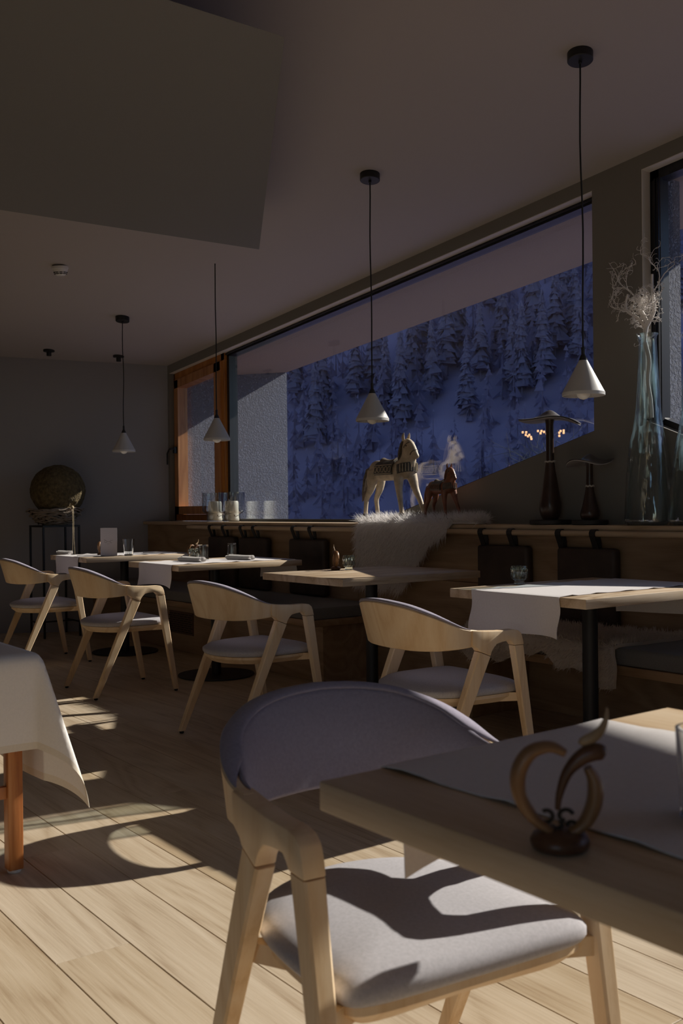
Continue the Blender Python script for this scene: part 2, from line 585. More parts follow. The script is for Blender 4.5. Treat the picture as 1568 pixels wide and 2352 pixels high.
# floor: oak planks, 19 cm wide, running along Y
floor_base = struct('floor', B((-3.2, -3.2, -0.2), (4.52, 13, -0.016)), M['subfloor'])
PW = 0.19
row0 = 0.87 - 10 * PW
known = {10: 2.317, 14: 3.45}
for r in range(0, 28):
    x0, x1 = row0 + r * PW, row0 + (r + 1) * PW
    x1 = min(x1, XW)
    if x0 >= XW - 0.01:
        continue
    rnd = random.Random(r * 13 + 5)
    off = known.get(r, rnd.uniform(0, 2.2))
    y = off - 2.2 * 5
    while y < 12:
        a, b = max(y, -0.6), y + 2.2
        y += 2.2
        ea, eb = back_y(x0) - 0.004, back_y(x1) - 0.004
        if b < -0.4 or a > min(ea, eb) - 0.05:
            continue
        g = 0.0009
        ya, yb = min(b - g, ea), min(b - g, eb)
        bm = bmesh.new()
        prism(bm, [(x0 + g, a + g), (x1 - g, a + g), (x1 - g, yb), (x0 + g, ya)], 'z', -0.016, -0.0003 + 0.0003 * rnd.random())
        es = [e for e in bm.edges if all(v.co.z > -0.01 for v in e.verts)]
        bmesh.ops.bevel(bm, geom=es, offset=0.0012, segments=1, affect='EDGES')
        obj('plank', bm, M['plank'], floor_base, 0)

# ceiling: one sloping slab
bm = bmesh.new()
vs = []
for dz in (0.0, 0.25):
    vs.append([bm.verts.new((x, y, ceil_z(x, y) + dz)) for x, y in ((-3.2, -3.2), (XW + 0.0, -3.2), (XW + 0.0, 12.6), (-3.2, 12.6))])
skin(bm, vs)
struct('ceiling', bm, M['ceiling'], smooth=0)

# back wall, left wall, wall behind the camera
bm = bmesh.new()
nrm = Vector((-BWT.y, BWT.x))
pa, pb = BWA - BWT * 7.2, BWB + BWT * 0.03
prism(bm, [tuple(pa), tuple(pb), tuple(pb + nrm * 0.2), tuple(pa + nrm * 0.2)], 'z', -0.2, 3.6)
struct('wall_back', bm, M['wall_back'], smooth=0)
bm = bmesh.new()
for lo, hi in (((-3.4, -3.2, -0.2), (-3.2, 12.8, 0.25)), ((-3.4, -3.2, 2.75), (-3.2, 12.8, 4.4)), ((-3.4, -3.2, 0.25), (-3.2, -2.4, 2.75)), ((-3.4, -0.25, 0.25), (-3.2, 12.8, 2.75))):
    box(bm, lo, hi)
struct('wall_left', bm, M['wall_white'], smooth=0)
w3 = bpy.data.objects.new('fill_window', None)          # unseen window, added to let fill light in from the left
COL.objects.link(w3)
w3['kind'] = 'structure'
for k in range(1):
    ya = -2.4 + 2.15 * k
    bm = bmesh.new()
    for lo, hi in (((-3.34, ya, 0.25), (-3.26, ya + 0.05, 2.75)), ((-3.34, ya + 2.1, 0.25), (-3.26, ya + 2.15, 2.75)), ((-3.34, ya + 0.05, 0.25), (-3.26, ya + 2.1, 0.31)), ((-3.34, ya + 0.05, 2.69), (-3.26, ya + 2.1, 2.75))):
        box(bm, lo, hi)
    obj('frame', bm, M['frame_wood'], w3, 0)
    obj('glass_pane', B((-3.304, ya + 0.05, 0.31), (-3.296, ya + 2.1, 2.69)), M['pane'], w3, 0)
struct('wall_front', B((-3.2, -3.4, -0.2), (4.2, -3.2, 4.4)), M['wall_white'], smooth=0)

# window wall: header, parapet and the pier that widens downwards
PIER = [(3.384, head_z(3.384)), (3.384, 1.475), (5.33, 0.955), (1.73, 0.955), (3.075, 1.51), (3.075, head_z(3.075))]
def wall_polys():
    yl = 8.29
    return [
        [(yl, ceil_z(XW, yl) + 0.1), (-3.2, ceil_z(XW, -3.2) + 0.1), (-3.2, head_z(-3.2)), (8.197, head_z(8.197)), (8.197, 0.9), (yl, 0.9)],
        [(yl, 0.955), (-3.2, 0.955), (-3.2, -0.2), (yl, -0.2)],
        PIER,
        [(Y_END, head_z(Y_END)), (-3.2, head_z(-3.2)), (-3.2, 0.955), (Y_END, 0.955)]]
bm = bmesh.new()
for pl in wall_polys():
    prism(bm, pl, 'x', XW, XG + 0.05)
struct('wall_right', bm, M['wall'], smooth=0)
bm = bmesh.new()
for pl in wall_polys():
    prism(bm, pl, 'x', XG + 0.05, XO)
struct('wall_outer', bm, M['stucco'], smooth=0)

M['reveal'] = plain('reveal_plaster', (0.72, 0.68, 0.65), 0.9, spec=0.1)
bm = bmesh.new()
yl, yr = 8.19, Y_END + 0.01
skin(bm, [ring(bm, [(x, yl, head_z(yl) - dz) for x, dz in ((4.2005, -0.0005), (4.264, -0.0005), (4.264, 0.004), (4.2005, 0.004))]),
          ring(bm, [(x, yr, head_z(yr) - dz) for x, dz in ((4.2005, -0.0005), (4.264, -0.0005), (4.264, 0.004), (4.2005, 0.004))])])
box(bm, (4.2005, 3.0712, 1.515), (4.264, 3.0755, head_z(3.075) - 0.004))
struct('trim_2', bm, M['reveal'], smooth=0)

# roof overhang and wing wall outside
bm = bmesh.new()
rr = []
for y, xe in ((8.9, 5.5), (2.2, 5.5), (-0.4, 5.24), (-0.5, 4.75), (-4.5, 4.75)):  # unseen near end cut back so more sun reaches floor and table
    zi = head_z(y) + 0.0
    zo = zi + (2.44 + 0.085 * (8.22 - y) - zi) * (xe - XO) / (5.5 - XO)
    rr.append(ring(bm, [(XG + 0.052, y, zi - 0.002), (XO + 0.002, y, zi - 0.002), (xe, y, zo), (xe, y, zo + 0.3), (XO, y, zi + 0.75)]))
skin(bm, rr)
struct('trim_1', bm, M['soffit'], smooth=0)
bm = bmesh.new()
prism(bm, [(8.2, -3.0), (8.6, -3.0), (8.6, 2.9), (8.2, 2.62)], 'x', XO, 5.5)
bm2 = bm
bm = bmesh.new()
prism(bm, [(XO, 8.215), (5.5, 8.215), (5.5, 8.6), (XO, 8.6)], 'z', -3.0, 2.44)
bm2.free()
struct('wall_wing', bm, M['stucco'], smooth=0)

# suspended acoustic panel under the ceiling
sail = thing('acoustic_panel', 'large grey skewed acoustic panel hung flat under the ceiling', 'ceiling panel', (0, 0, 2.55))
quad = [(1.732, 2.579), (3.016, 4.770), (-0.6, 4.99), (-0.6, 2.62)]
cx, cyy = 1.3, 3.7
bm = bmesh.new()
skin(bm, [ring(bm, [(x, y, 0) for x, y in quad]), ring(bm, [(cx + (x - cx) * 0.93, cyy + (y - cyy) * 0.93, 0.03) for x, y in quad])])
obj('panel', bm, M['panel_grey'], sail, 0)
for x, y in ((2.45, 4.45), (0.1, 4.55), (1.1, 4.5)):
    obj('suspension_rod', Tb([(x, y, 0.02), (x, y, ceil_z(x, y) - 2.55 + 0.01)], 0.004, 6), M['black'], sail)

# ------------------------------------------------------------------ windows
def bar(bm, a, b, w, d0=XG - 0.035, d1=XG + 0.05):
    """frame bar in the window plane from a to b (y, z), w wide on the left of a->b"""
    t = Vector((b[0] - a[0], b[1] - a[1])).normalized()
    n = Vector((-t.y, t.x)) * w
    prism(bm, [a, b, (b[0] + n.x, b[1] + n.y), (a[0] + n.x, a[1] + n.y)], 'x', d0, d1)

def pane(pts, parent):
    bm = bmesh.new()
    prism(bm, pts, 'x', XG, XG + 0.008)
    return obj('glass_pane', bm, M['pane'], parent, 0)

YM = 7.28
w1 = bpy.data.objects.new('window_1', None)
COL.objects.link(w1)
w1['kind'] = 'structure'
ft = 0.05
poly1 = [(YM, 0.985), (5.23, 0.985), (3.384, 1.475), (3.384, head_z(3.384)), (YM, head_z(YM))]
bm = bmesh.new()
for i in range(5):
    a, b = poly1[i], poly1[(i + 1) % 5]
    bar(bm, b, a, 0.022 if i in (0, 1, 2) else 0.036, XG - 0.03, XG + 0.05)
obj('frame', bm, M['black_frame'], w1, 0)
bm = bmesh.new()
bar(bm, (3.39, head_z(3.39) - 0.012), (YM, head_z(YM) - 0.012), -0.012, XG - 0.045, XG - 0.03)
obj('blind_rail', bm, M['black_frame'], w1, 0)
pane(poly1, w1)
# timber casement at the far end
y0, y1 = YM + 0.004, 8.193
zt = lambda y: head_z(y) - 0.002
bm = bmesh.new()
o4 = [(y0, 0.99), (y1, 0.99), (y1, zt(y1)), (y0, zt(y0))]
for i in range(4):
    a, b = o4[i], o4[(i + 1) % 4]
    bar(bm, a, b, (0.055, 0.022, 0.06, 0.05)[i], XG - 0.055, XG + 0.05)
obj('frame', bm, M['frame_wood'], w1, 20)
sash = bmesh.new()
i4 = [(y0 + 0.05, 1.047), (y1 - 0.024, 1.047), (y1 - 0.024, zt(y1) - 0.066), (y0 + 0.05, zt(y0) - 0.066)]
for i in range(4):
    a, b = i4[i], i4[(i + 1) % 4]
    bar(sash, a, b, (0.072, 0.072, 0.075, 0.105)[i], XG - 0.068, XG + 0.03)
so = obj('casement', sash, M['frame_wood'], w1, 20)
pane([(i4[0][0] + 0.09, i4[0][1] + 0.06), (i4[1][0] - 0.07, i4[1][1] + 0.06), (i4[2][0] - 0.07, i4[2][1] - 0.06), (i4[3][0] + 0.09, i4[3][1] - 0.06)], so)
bm = bmesh.new()
box(bm, (XG - 0.10, 8.115, 1.60), (XG - 0.068, 8.14, 1.66), 0.003)
tube(bm, [(XG - 0.10, 8.127, 1.64), (XG - 0.125, 8.127, 1.64), (XG - 0.125, 8.16, 1.638), (XG - 0.125, 8.20, 1.60), (XG - 0.125, 8.20, 1.50)], 0.008, 8)
obj('window_handle', bm, M['black'], so)

w2 = bpy.data.objects.new('window_2', None)
COL.objects.link(w2)
w2['kind'] = 'structure'
poly2 = [(3.075, 1.51), (1.80, 0.985), (Y_END, 0.985), (Y_END, head_z(Y_END)), (3.075, head_z(3.075))]
bm = bmesh.new()
for i in range(5):
    a, b = poly2[i], poly2[(i + 1) % 5]
    bar(bm, b, a, 0.03 if i < 3 else 0.05, XG - 0.03, XG + 0.05)
obj('frame', bm, M['black_frame'], w2, 0)
bm = bmesh.new()
for k in range(3):
    bar(bm, (3.04 - 0.016 * k, 1.5), (3.04 - 0.016 * k, head_z(3.04) - 0.05), 0.006, XG - 0.05, XG - 0.03)
obj('guide_rail', bm, M['black_frame'], w2, 0)
pane(poly2, w2)

# ------------------------------------------------------------------ bench wall: panelling, shelf, benches
XP = 4.03
wp = thing('wall_panelling', 'warm timber board panelling on the wall below the window shelf', 'panelling', (XP, 0, 0))
rows = [(0.0, 0.33), (0.332, 0.648), (0.65, 0.957)]
ye = back_y(XP) - 0.005
rnd = random.Random(4)
for k, (za, zb) in enumerate(rows):
    y = -2.0 - 0.6 * k
    while y < ye:
        yb = min(y + 1.95, ye)
        if yb > -1.9 and yb - y > 0.05:
            obj('board', B((0, y + 0.001, za), (0.168, yb - 0.001, zb), 0.0012, 1), M['panel_wood'], wp, 0)
        y += 1.95

shelf = bmesh.new()
prism(shelf, [(3.995, -2.0), (XG - 0.032, -2.0), (XG - 0.032, 8.18), (4.199, 8.205), (3.995, back_y(3.995) - 0.004)], 'z', 0.958, 0.985, 0.003)
tag(obj('window_shelf', shelf, M['rod_wood']), 'long timber shelf running under the windows above the benches', 'shelf')

XR = 3.965
def rod(ya, yb, label):
    t = thing('cushion_rail', label, 'rail', (XR, (ya + yb) / 2, 0.943), group=None)
    h = (yb - ya) / 2
    bm = bmesh.new()
    pts = [(0, -h + 0.016 * (1 - cos(k * pi / 8)), 0) for k in range(5)] + [(0, h - 0.016 * (1 - cos(k * pi / 8)), 0) for k in range(4, -1, -1)]
    tube(bm, pts, [0.016 * max(0.15, sin(k * pi / 8)) for k in range(5)] + [0.016 * max(0.15, sin(k * pi / 8)) for k in range(4, -1, -1)], 12)
    obj('rod', bm, M['rod_wood'], t, 50)
    n = max(2, int((yb - ya) / 1.1))
    for k in range(n):
        y = -h + 0.2 + (2 * h - 0.4) * k / (n - 1)
        obj('bracket', Tb([(0.0, y, 0.0), (0.064, y, 0.0)], 0.006, 8), M['black'], t)
    return t
rod(5.10, 7.44, 'pale wooden rail below the shelf left of the fur throw')
rod(-1.7, 4.44, 'pale wooden rail below the shelf right of the fur throw')

def back_cushion(ya, yb, sy, label, zb=0.478):
    zt_ = 0.872
    t = thing('back_cushion', label, 'cushion', (3.99, (ya + yb) / 2, zb), group='leather cushions hung from the rails')
    w = yb - ya
    bm = bmesh.new()
    box(bm, (-0.026, -w / 2, 0), (0.034, w / 2, zt_ - zb), 0.022, 3)
    obj('pad', bm, M['leather'], t, 50)
    for s in sy:
        y = s - (ya + yb) / 2
        z = 0.943 - zb
        path = [(-0.004, y, zt_ - zb - 0.03), (-0.024, y, zt_ - zb + 0.02)]
        path += [(XR - 3.99 + 0.0205 * cos(a), y, z + 0.0205 * sin(a)) for a in [pi * (1.15 - 0.15 * q) for q in range(9)]]
        path += [(0.006, y, zt_ - zb + 0.03), (0.008, y, zt_ - zb - 0.03)]
        bm = bmesh.new()
        rr = []
        for i, p in enumerate(path):
            q0, q1 = Vector(path[max(0, i - 1)]), Vector(path[min(len(path) - 1, i + 1)])
            tt = (q1 - q0).normalized()
            n = Vector((-tt.z, 0, tt.x)) * 0.0022
            P = Vector(p)
            rr.append(ring(bm, [P + n + Vector((0, -0.017, 0)), P + n + Vector((0, 0.017, 0)), P - n + Vector((0, 0.017, 0)), P - n + Vector((0, -0.017, 0))]))
        skin(bm, rr)
        obj('strap', bm, M['strap'], t, 40)
    return t
back_cushion(6.70, 7.10, (6.83, 7.04), 'leftmost brown leather cushion hung on the rail, behind the second table')
back_cushion(6.23, 6.62, (6.38, 6.56), 'second brown leather cushion from the left on the rail')
back_cushion(5.50, 5.93, (5.64, 5.85), 'brown leather cushion hung nearest the left of the fur throw')
back_cushion(3.65, 4.03, (3.76, 3.98), 'brown leather cushion hung first to the right of the fur throw')
back_cushion(3.08, 3.45, (3.20, 3.42), 'brown leather cushion hung farthest right on the rail')

def bench(ya, yb, label, cut=None):
    t = thing('bench', label, 'bench', (3.48, (ya + yb) / 2, 0))
    h = (yb - ya) / 2
    far = (lambda x: back_y(x) - 0.006 - (ya + yb) / 2) if cut else (lambda x: h)
    bm = bmesh.new()
    prism(bm, [(0, -h), (0.548, -h), (0.548, far(4.028)), (0, far(3.48))], 'z', 0.36, 0.40, 0.003)
    obj('seat_board', bm, M['panel_wood'], t, 30)
    return t, h, far
b1, h1, far1 = bench(4.955, 8.4, 'timber wall bench on the left with dark cushion and vent grille', True)
bm = bmesh.new()
prism(bm, [(0.006, -h1 + 0.012), (0.535, -h1 + 0.012), (0.535, far1(4.015) - 0.02), (0.006, far1(3.486) - 0.02)], 'z', 0.401, 0.475, 0.014)
obj('seat_cushion', bm, M['bench_cloth'], b1, 40)
bm = bmesh.new()
prism(bm, [(0.12, -h1 + 0.05), (0.545, -h1 + 0.05), (0.545, far1(4.025)), (0.12, far1(3.60))], 'z', 0.001, 0.36)
pl = obj('plinth', bm, M['panel_wood'], b1, 0)
bm = bmesh.new()
yc = 6.86 - (4.955 + 8.4) / 2
box(bm, (0.113, yc - 0.19, 0.135), (0.12, yc + 0.19, 0.305))
gr = obj('vent_grille', bm, M['grille'], b1, 0)
bm = bmesh.new()
for r in range(9):
    for c in range(6):
        y = yc - 0.155 + c * 0.062 + (0.02 if r % 2 else 0)
        box(bm, (0.1115, y - 0.024, 0.15 + r * 0.0165), (0.1128, y + 0.024, 0.156 + r * 0.0165))
so = obj('vent_slot', bm, M['dark_slot'], gr, 0)
so['kind'] = 'stuff'
b2, h2, far2 = bench(-1.6, 3.742, 'timber wall bench on the right under the sheepskin with dark cushion')
obj('seat_cushion', B((0.006, -h2 + 0.012, 0.401), (0.535, h2 - 0.012, 0.475), 0.016, 3), M['bench_cloth'], b2, 40)
obj('end_support', B((0.12, h2 - 0.045, 0.001), (0.545, h2 - 0.005, 0.36)), M['panel_wood'], b2, 0)
obj('end_support', B((0.12, -h2 + 0.005, 0.001), (0.545, -h2 + 0.045, 0.36)), M['panel_wood'], b2, 0)

# ------------------------------------------------------------------ tables
def dining_table(x0, x1, ya, yb, label, along='x'):
    cx, cy_ = (x0 + x1) / 2, (ya + yb) / 2
    t = thing('dining_table', label, 'table', (cx, cy_, 0), group='oak dining tables on black pedestals')
    hx, hy = (x1 - x0) / 2, (yb - ya) / 2
    obj('tabletop', B((-hx, -hy, 0.714), (hx, hy, 0.75), 0.0025, 2), M['table_wood_x' if along == 'x' else 'table_wood_y'], t, 30)
    obj('mounting_plate', B((-0.2, -0.2, 0.705), (0.2, 0.2, 0.7138), 0.002, 1), M['black'], t, 0)
    obj('column', Lt([(0.0315, 0.012), (0.0315, 0.7045)], 24), M['black'], t, 40)
    obj('base_plate', Lt([(0.245, 0.0005), (0.25, 0.004), (0.248, 0.010), (0.05, 0.0118), (0.04, 0.0118)], 48), M['black'], t, 30)
    return t
TABLES = {
    'A': (2.80, 3.70, 6.77, 7.47, 'oak dining table at the far end, set with the standing menu card'),
    'B': (2.80, 3.70, 5.37, 6.07, 'oak dining table second from the back, set with two rolled napkins'),
    'C': (2.80, 3.70, 3.73, 4.43, 'oak dining table with no cloth, below the white fur throw'),
    'D': (2.80, 3.70, 2.30, 3.00, 'oak dining table on the right in front of the sheepskin bench'),
}
for k in 'ABCD':
    dining_table(*TABLES[k])
dining_table(0.70, 1.40, 0.085, 0.985, 'nearest oak dining table, cut off at the lower right, with the large wooden ornament', 'y')

def runner(axis, a0, a1, w0, w1, da, db, label, seed=0, ztop=0.7506, inset=0.0):
    """linen strip lying over a table; hangs da below the edge at a0 and db below the edge at a1"""
    rnd = random.Random(seed)
    path = []
    e = 0.0035
    n = 8
    if da:
        for k in range(n):
            path.append((a0 - e - 0.004 * (1 - k / n), ztop - 0.004 - da * (1 - k / n)))
        path.append((a0 - e * 0.7, ztop - 0.0008))
    m = 26
    for k in range(m + 1):
        path.append((a0 + 0.004 + (a1 - a0 - 0.008) * k / m, ztop + 0.0006))
    if db:
        path.append((a1 + e * 0.7, ztop - 0.0008))
        for k in range(1, n + 1):
            path.append((a1 + e + 0.004 * k / n, ztop - 0.004 - db * k / n))
    W = 14
    bm = bmesh.new()
    grid = []
    for i, (a, z) in enumerate(path):
        rowv = []
        for j in range(W + 1):
            f = j / W
            w = w0 + (w1 - w0) * f
            edge = max(0, 1 - min(f, 1 - f) * W / 2.0)
            zz, aa = z, a
            drop = max(0, (ztop - 0.004 - z))
            if drop <= 0:
                zz += edge * max(0, 0.0035 * sin(a * 38 + seed * 2 + (3 if f > .5 else 0)) + 0.0015 * sin(a * 91 + seed))
                w += 0.003 * sin(a * 9 + seed) * (1 if f > .5 else -1) * edge
            else:
                aa += (0.010 * sin(f * 5.2 + seed) * drop / 0.14) * (-1 if a < (a0 + a1) / 2 else 0.6)
                zz -= 0.05 * drop * sin(f * 4.0 + seed * 1.7) + 0.10 * drop * max(0, f - 0.0) ** 6 * (1 if seed % 2 else .6) + 0.10 * drop * (1 - f) ** 8
                w += (0.008 * sin(drop * 40 + seed)) * edge + inset * drop * (1 - f)
            p = (aa, w, zz) if axis == 'x' else (w, aa, zz)
            rowv.append(bm.verts.new(p))
        grid.append(rowv)
    for i in range(len(grid) - 1):
        for j in range(W):
            bm.faces.new((grid[i][j], grid[i + 1][j], grid[i + 1][j + 1], grid[i][j + 1]))
    bmesh.ops.recalc_face_normals(bm, faces=bm.faces)
    upf = [f for f in bm.faces if abs(f.normal.z) > 0.7]
    if sum(f.normal.z for f in upf) < 0:
        bmesh.ops.reverse_faces(bm, faces=bm.faces)
    bmesh.ops.solidify(bm, geom=bm.faces[:], thickness=-0.0016)
    return tag(obj('table_runner', bm, M['linen'], None, 60), label, 'table runner', 'linen table runners')
runner('x', 2.80, 3.70, 6.90, 7.34, 0.128, 0.11, 'pale linen runner hanging off the farthest table behind the menu card', 1)
runner('x', 2.80, 3.70, 5.45, 5.90, 0.128, 0.12, 'pale linen runner under the two rolled napkins', 2)
runner('x', 2.80, 3.70, 2.42, 2.87, 0.142, 0.13, 'pale linen runner on the right-hand table, hanging toward the oak armchair', 3)
runner('y', 0.085, 0.985, 0.802, 1.235, 0.12, 0.130, 'pale linen runner on the nearest table, beside the large wooden ornament', 5, inset=0.32)

# ------------------------------------------------------------------ chairs (seat faces local +x)
def plate_profile():
    return [(-0.062, 0.597), (-0.062, 0.6475), (0.0, 0.642), (0.06, 0.6385), (0.128, 0.639), (0.15, 0.635), (0.164, 0.624), (0.171, 0.606),
            (0.1765, 0.5815), (0.130, 0.5815), (0.124, 0.590), (0.112, 0.601), (0.075, 0.598), (0.050, 0.593), (0.036, 0.581), (0.026, 0.568), (0.020, 0.552),
            (-0.028, 0.571), (-0.036, 0.582), (-0.046, 0.588)]

def leg_bm(sy, front):
    bm = bmesh.new()
    if front:
        top, bot = (0.1532, 0.252, 0.580), (0.251, 0.247, 0.012)
        tx, ty, bx, by = 0.0232, 0.017, 0.0145, 0.013
        sh = 0.0
    else:
        top, bot = (-0.004, 0.252, 0.559), (-0.248, 0.247, 0.012)
        tx, ty, bx, by = 0.0262, 0.017, 0.0155, 0.013
        sh = 0.0105
    rr = []
    for k in range(9):
        f = k / 8
        x, y, z = (top[i] + (bot[i] - top[i]) * f for i in range(3))
        hx, hy = tx + (bx - tx) * f, ty + (by - ty) * f
        c = 0.004
        pts = [(hx, hy - c), (hx - c, hy), (-hx + c, hy), (-hx, hy - c), (-hx, -hy + c), (-hx + c, -hy), (hx - c, -hy), (hx, -hy + c)]
        rr.append(ring(bm, [(x + px, sy * y + py, z - (px / hx) * sh * (1 - f)) for px, py in pts]))
    skin(bm, rr)
    return bm, bot

BACK = [(-0.035, 0.2535, 0.592, 0.6465), (-0.085, 0.251, 0.586, 0.6545), (-0.135, 0.236, 0.581, 0.674), (-0.185, 0.200, 0.577, 0.703),
        (-0.220, 0.140, 0.575, 0.728), (-0.238, 0.070, 0.575, 0.740), (-0.243, 0.0, 0.575, 0.744)]
def back_samples(n=5):
    half = catmull(BACK, n)
    return half + [(x, -y, a, b) for x, y, a, b in half[-2::-1]]

def band(offs_in, offs_out, dzb, dzt, f0=0.0, f1=1.0, taper=False, top_round=0.006, rim=0.0):
    S = back_samples()
    n = len(S)
    bm = bmesh.new()
    rr = []
    i0, i1 = int(f0 * (n - 1)), int(f1 * (n - 1))
    for i in range(i0, i1 + 1):
        x, y, zb, zt = S[i]
        xa, ya = S[max(0, i - 1)][:2]
        xb, yb = S[min(n - 1, i + 1)][:2]
        t = Vector((xb - xa, yb - ya)).normalized()
        nx, ny = t.y, -t.x                            # points outwards below
        if nx * (x - 0.0) + ny * y < 0:
            nx, ny = -nx, -ny
        f = i / (n - 1)
        w = max(0.0, sin(pi * f)) ** 1.2
        k = 1.0
        if taper:
            g = (i - i0) / (i1 - i0)
            k = min(1, min(g, 1 - g) * 7 + 0.08)
        zb2, zt2 = zb + dzb * k, zt + dzt * k
        if rim:
            zb2, zt2 = zt + 0.0003, zt + 0.0006 + rim * k
        def P(o, z):
            til = 0.30 * w * (z - 0.60)
            return (x + nx * (o + til), y + ny * (o + til), z)
        oi = offs_in if not taper else offs_out + (offs_in - offs_out) * k
        c = min(top_round, abs(offs_out - oi) * 0.45, (zt2 - zb2) * 0.45)
        rr.append(ring(bm, [P(offs_out, zb2 + c), P(offs_out, zt2 - c), P(offs_out - c, zt2), P(oi + c, zt2), P(oi, zt2 - c), P(oi, zb2 + c), P(oi + c, zb2), P(offs_out - c, zb2)]))
    skin(bm, rr)
    return bm

SEAT = [(0.217, 0.0), (0.216, 0.10), (0.211, 0.185), (0.192, 0.219), (0.13, 0.2305), (0.04, 0.2335), (-0.05, 0.226), (-0.13, 0.197), (-0.19, 0.137), (-0.223, 0.068), (-0.232, 0.0)]
def seat_outline(k=1.0, inset=0.0):
    half = catmull(SEAT, 3)
    pts = half + [(x, -y) for x, y in half[-2:0:-1]]
    out = []
    for x, y in pts:
        d = hypot(x, y)
        s = (d - inset) / d * k
        out.append((x * s, y * s))
    return out

def make_chair(label):
    t = thing('armchair', label, 'chair', group='oak armchairs with upholstered backs')
    bm = bmesh.new()
    rr = []
    for ins, z in ((0.022, 0.4025), (0.006, 0.405), (0.0, 0.414), (0.0, 0.426), (0.006, 0.436), (0.022, 0.444), (0.055, 0.450), (0.11, 0.4545), (0.17, 0.456)):
        rr.append(ring(bm, [(x, y, z - 0.012 * max(0, abs(y) - 0.1) / 0.12 * (z > 0.43) * 0.3 - 0.006 * (z > 0.43) * (x < -0.05) * min(1, (-x - 0.05) / 0.15)) for x, y in seat_outline(1, ins)]))
    skin(bm, rr)
    obj('seat_cushion', bm, M['seat'], t, 60)
    # seat frame: shell under the cushion with side rails reaching the legs
    bm = bmesh.new()
    rr = []
    for ins, z in ((0.012, 0.402), (0.012, 0.390), (0.040, 0.368), (0.10, 0.366)):
        rr.append(ring(bm, [(x, y, z) for x, y in seat_outline(1, ins)]))
    skin(bm, rr)
    for sy in (-1, 1):
        zc = 0.386
        xf = 0.1532 + (0.251 - 0.1532) * (0.58 - zc) / 0.568
        xr = -0.004 + (-0.244) * (0.559 - zc) / 0.547
        for xq, q in ((xf, 1), (xr, -1)):
            pts = [(xq - 0.012 * q, 0.240), (xq + 0.010 * q, 0.240), (xq - 0.03 * q, 0.17), (xq - 0.10 * q, 0.17)]
            v0 = [bm.verts.new((x, sy * y, 0.366 + (0.006 if y > 0.2 else 0))) for x, y in pts]
            v1 = [bm.verts.new((x, sy * y, 0.402)) for x, y in pts]
            skin(bm, [v0, v1])
    obj('seat_frame', bm, M['chair_wood_x'], t, 35)
    bm = band(-0.011, 0.011, 0, 0, top_round=0.004)
    for sy in (-1, 1):
        bm3 = bmesh.new()
        prism(bm3, plate_profile(), 'y', sy * 0.2525 - 0.018, sy * 0.2525 + 0.018, 0.0035)
        me = bpy.data.meshes.new('tmp')
        bm3.to_mesh(me)
        bm3.free()
        bm.from_mesh(me)
        bpy.data.meshes.remove(me)
    obj('backrest', bm, M['chair_wood_x'], t, 40)
    bm = band(-0.030, -0.0108, 0.004, 0.004, 0.02, 0.98, True, 0.008)
    bm3 = band(-0.029, 0.0095, 0, 0, 0.05, 0.95, True, 0.006, rim=0.010)
    me = bpy.data.meshes.new('tmp')
    bm3.to_mesh(me)
    bm3.free()
    bm.from_mesh(me)
    bpy.data.meshes.remove(me)
    obj('back_pad', bm, M['pad'], t, 60)
    for sy in (-1, 1):
        for fr in (True, False):
            bm, bot = leg_bm(sy, fr)
            lg = obj('leg', bm, M['chair_wood'], t, 30)
            obj('foot_glide', Lt([(0.009, 0.0004), (0.0105, 0.003), (0.0105, 0.0122)], 12, (bot[0], sy * bot[1], 0)), M['dark_slot'], lg, 30)
    return t
ch = make_chair('oak armchair at the right-hand table, behind the nearest chair')
ch.location = (2.544, 2.782, 0)
ch.rotation_euler.z = -0.094
dup(ch, (2.521, 4.094, 0), 0.018, 'oak armchair at the bare table below the fur throw')
dup(ch, (2.544, 5.646, 0), -0.044, 'oak armchair second from the back, at the table with two napkins')
dup(ch, (2.600, 7.084, 0), -0.028, 'oak armchair farthest back, in front of the black plant stand')
near = dup(ch, (1.043, 1.240, 0), radians(-97), 'nearest oak armchair, turned to the viewer, its seat in bright sunlight')

# ------------------------------------------------------------------ cloth-covered old table on the left
tf = thing('old_wooden_table', 'red-brown worn wooden table under the cream tablecloth at the left edge', 'table', (0.62, 3.42, 0))
FX, FY, FH = 0.425, 0.475, 0.655        # half sizes, height
obj('tabletop', B((-FX, -FY, FH - 0.03), (FX, FY, FH), 0.004), M['old_wood'], tf)
for sx in (-1, 1):
    for sy in (-1, 1):
        x, y = sx * (FX - 0.047), sy * (FY - 0.045)
        lg = obj('leg', B((x - 0.0225, y - 0.0225, 0.010), (x + 0.0225, y + 0.0225, FH - 0.03), 0.004), M['old_wood'], tf)
        obj('foot_glide', Lt([(0.019, 0.0005), (0.021, 0.004), (0.021, 0.010)], 14, (x, y, 0)), M['white_plastic'], lg)
for sy in (-1, 1):
    y = sy * (FY - 0.045)
    obj('stretcher', B((-FX + 0.0695, y - 0.011, 0.225), (FX - 0.0695, y + 0.011, 0.262), 0.003), M['old_wood'], tf)
    obj('apron', B((-FX + 0.0695, y - 0.010, FH - 0.11), (FX - 0.0695, y + 0.010, FH - 0.031), 0.002), M['old_wood'], tf)

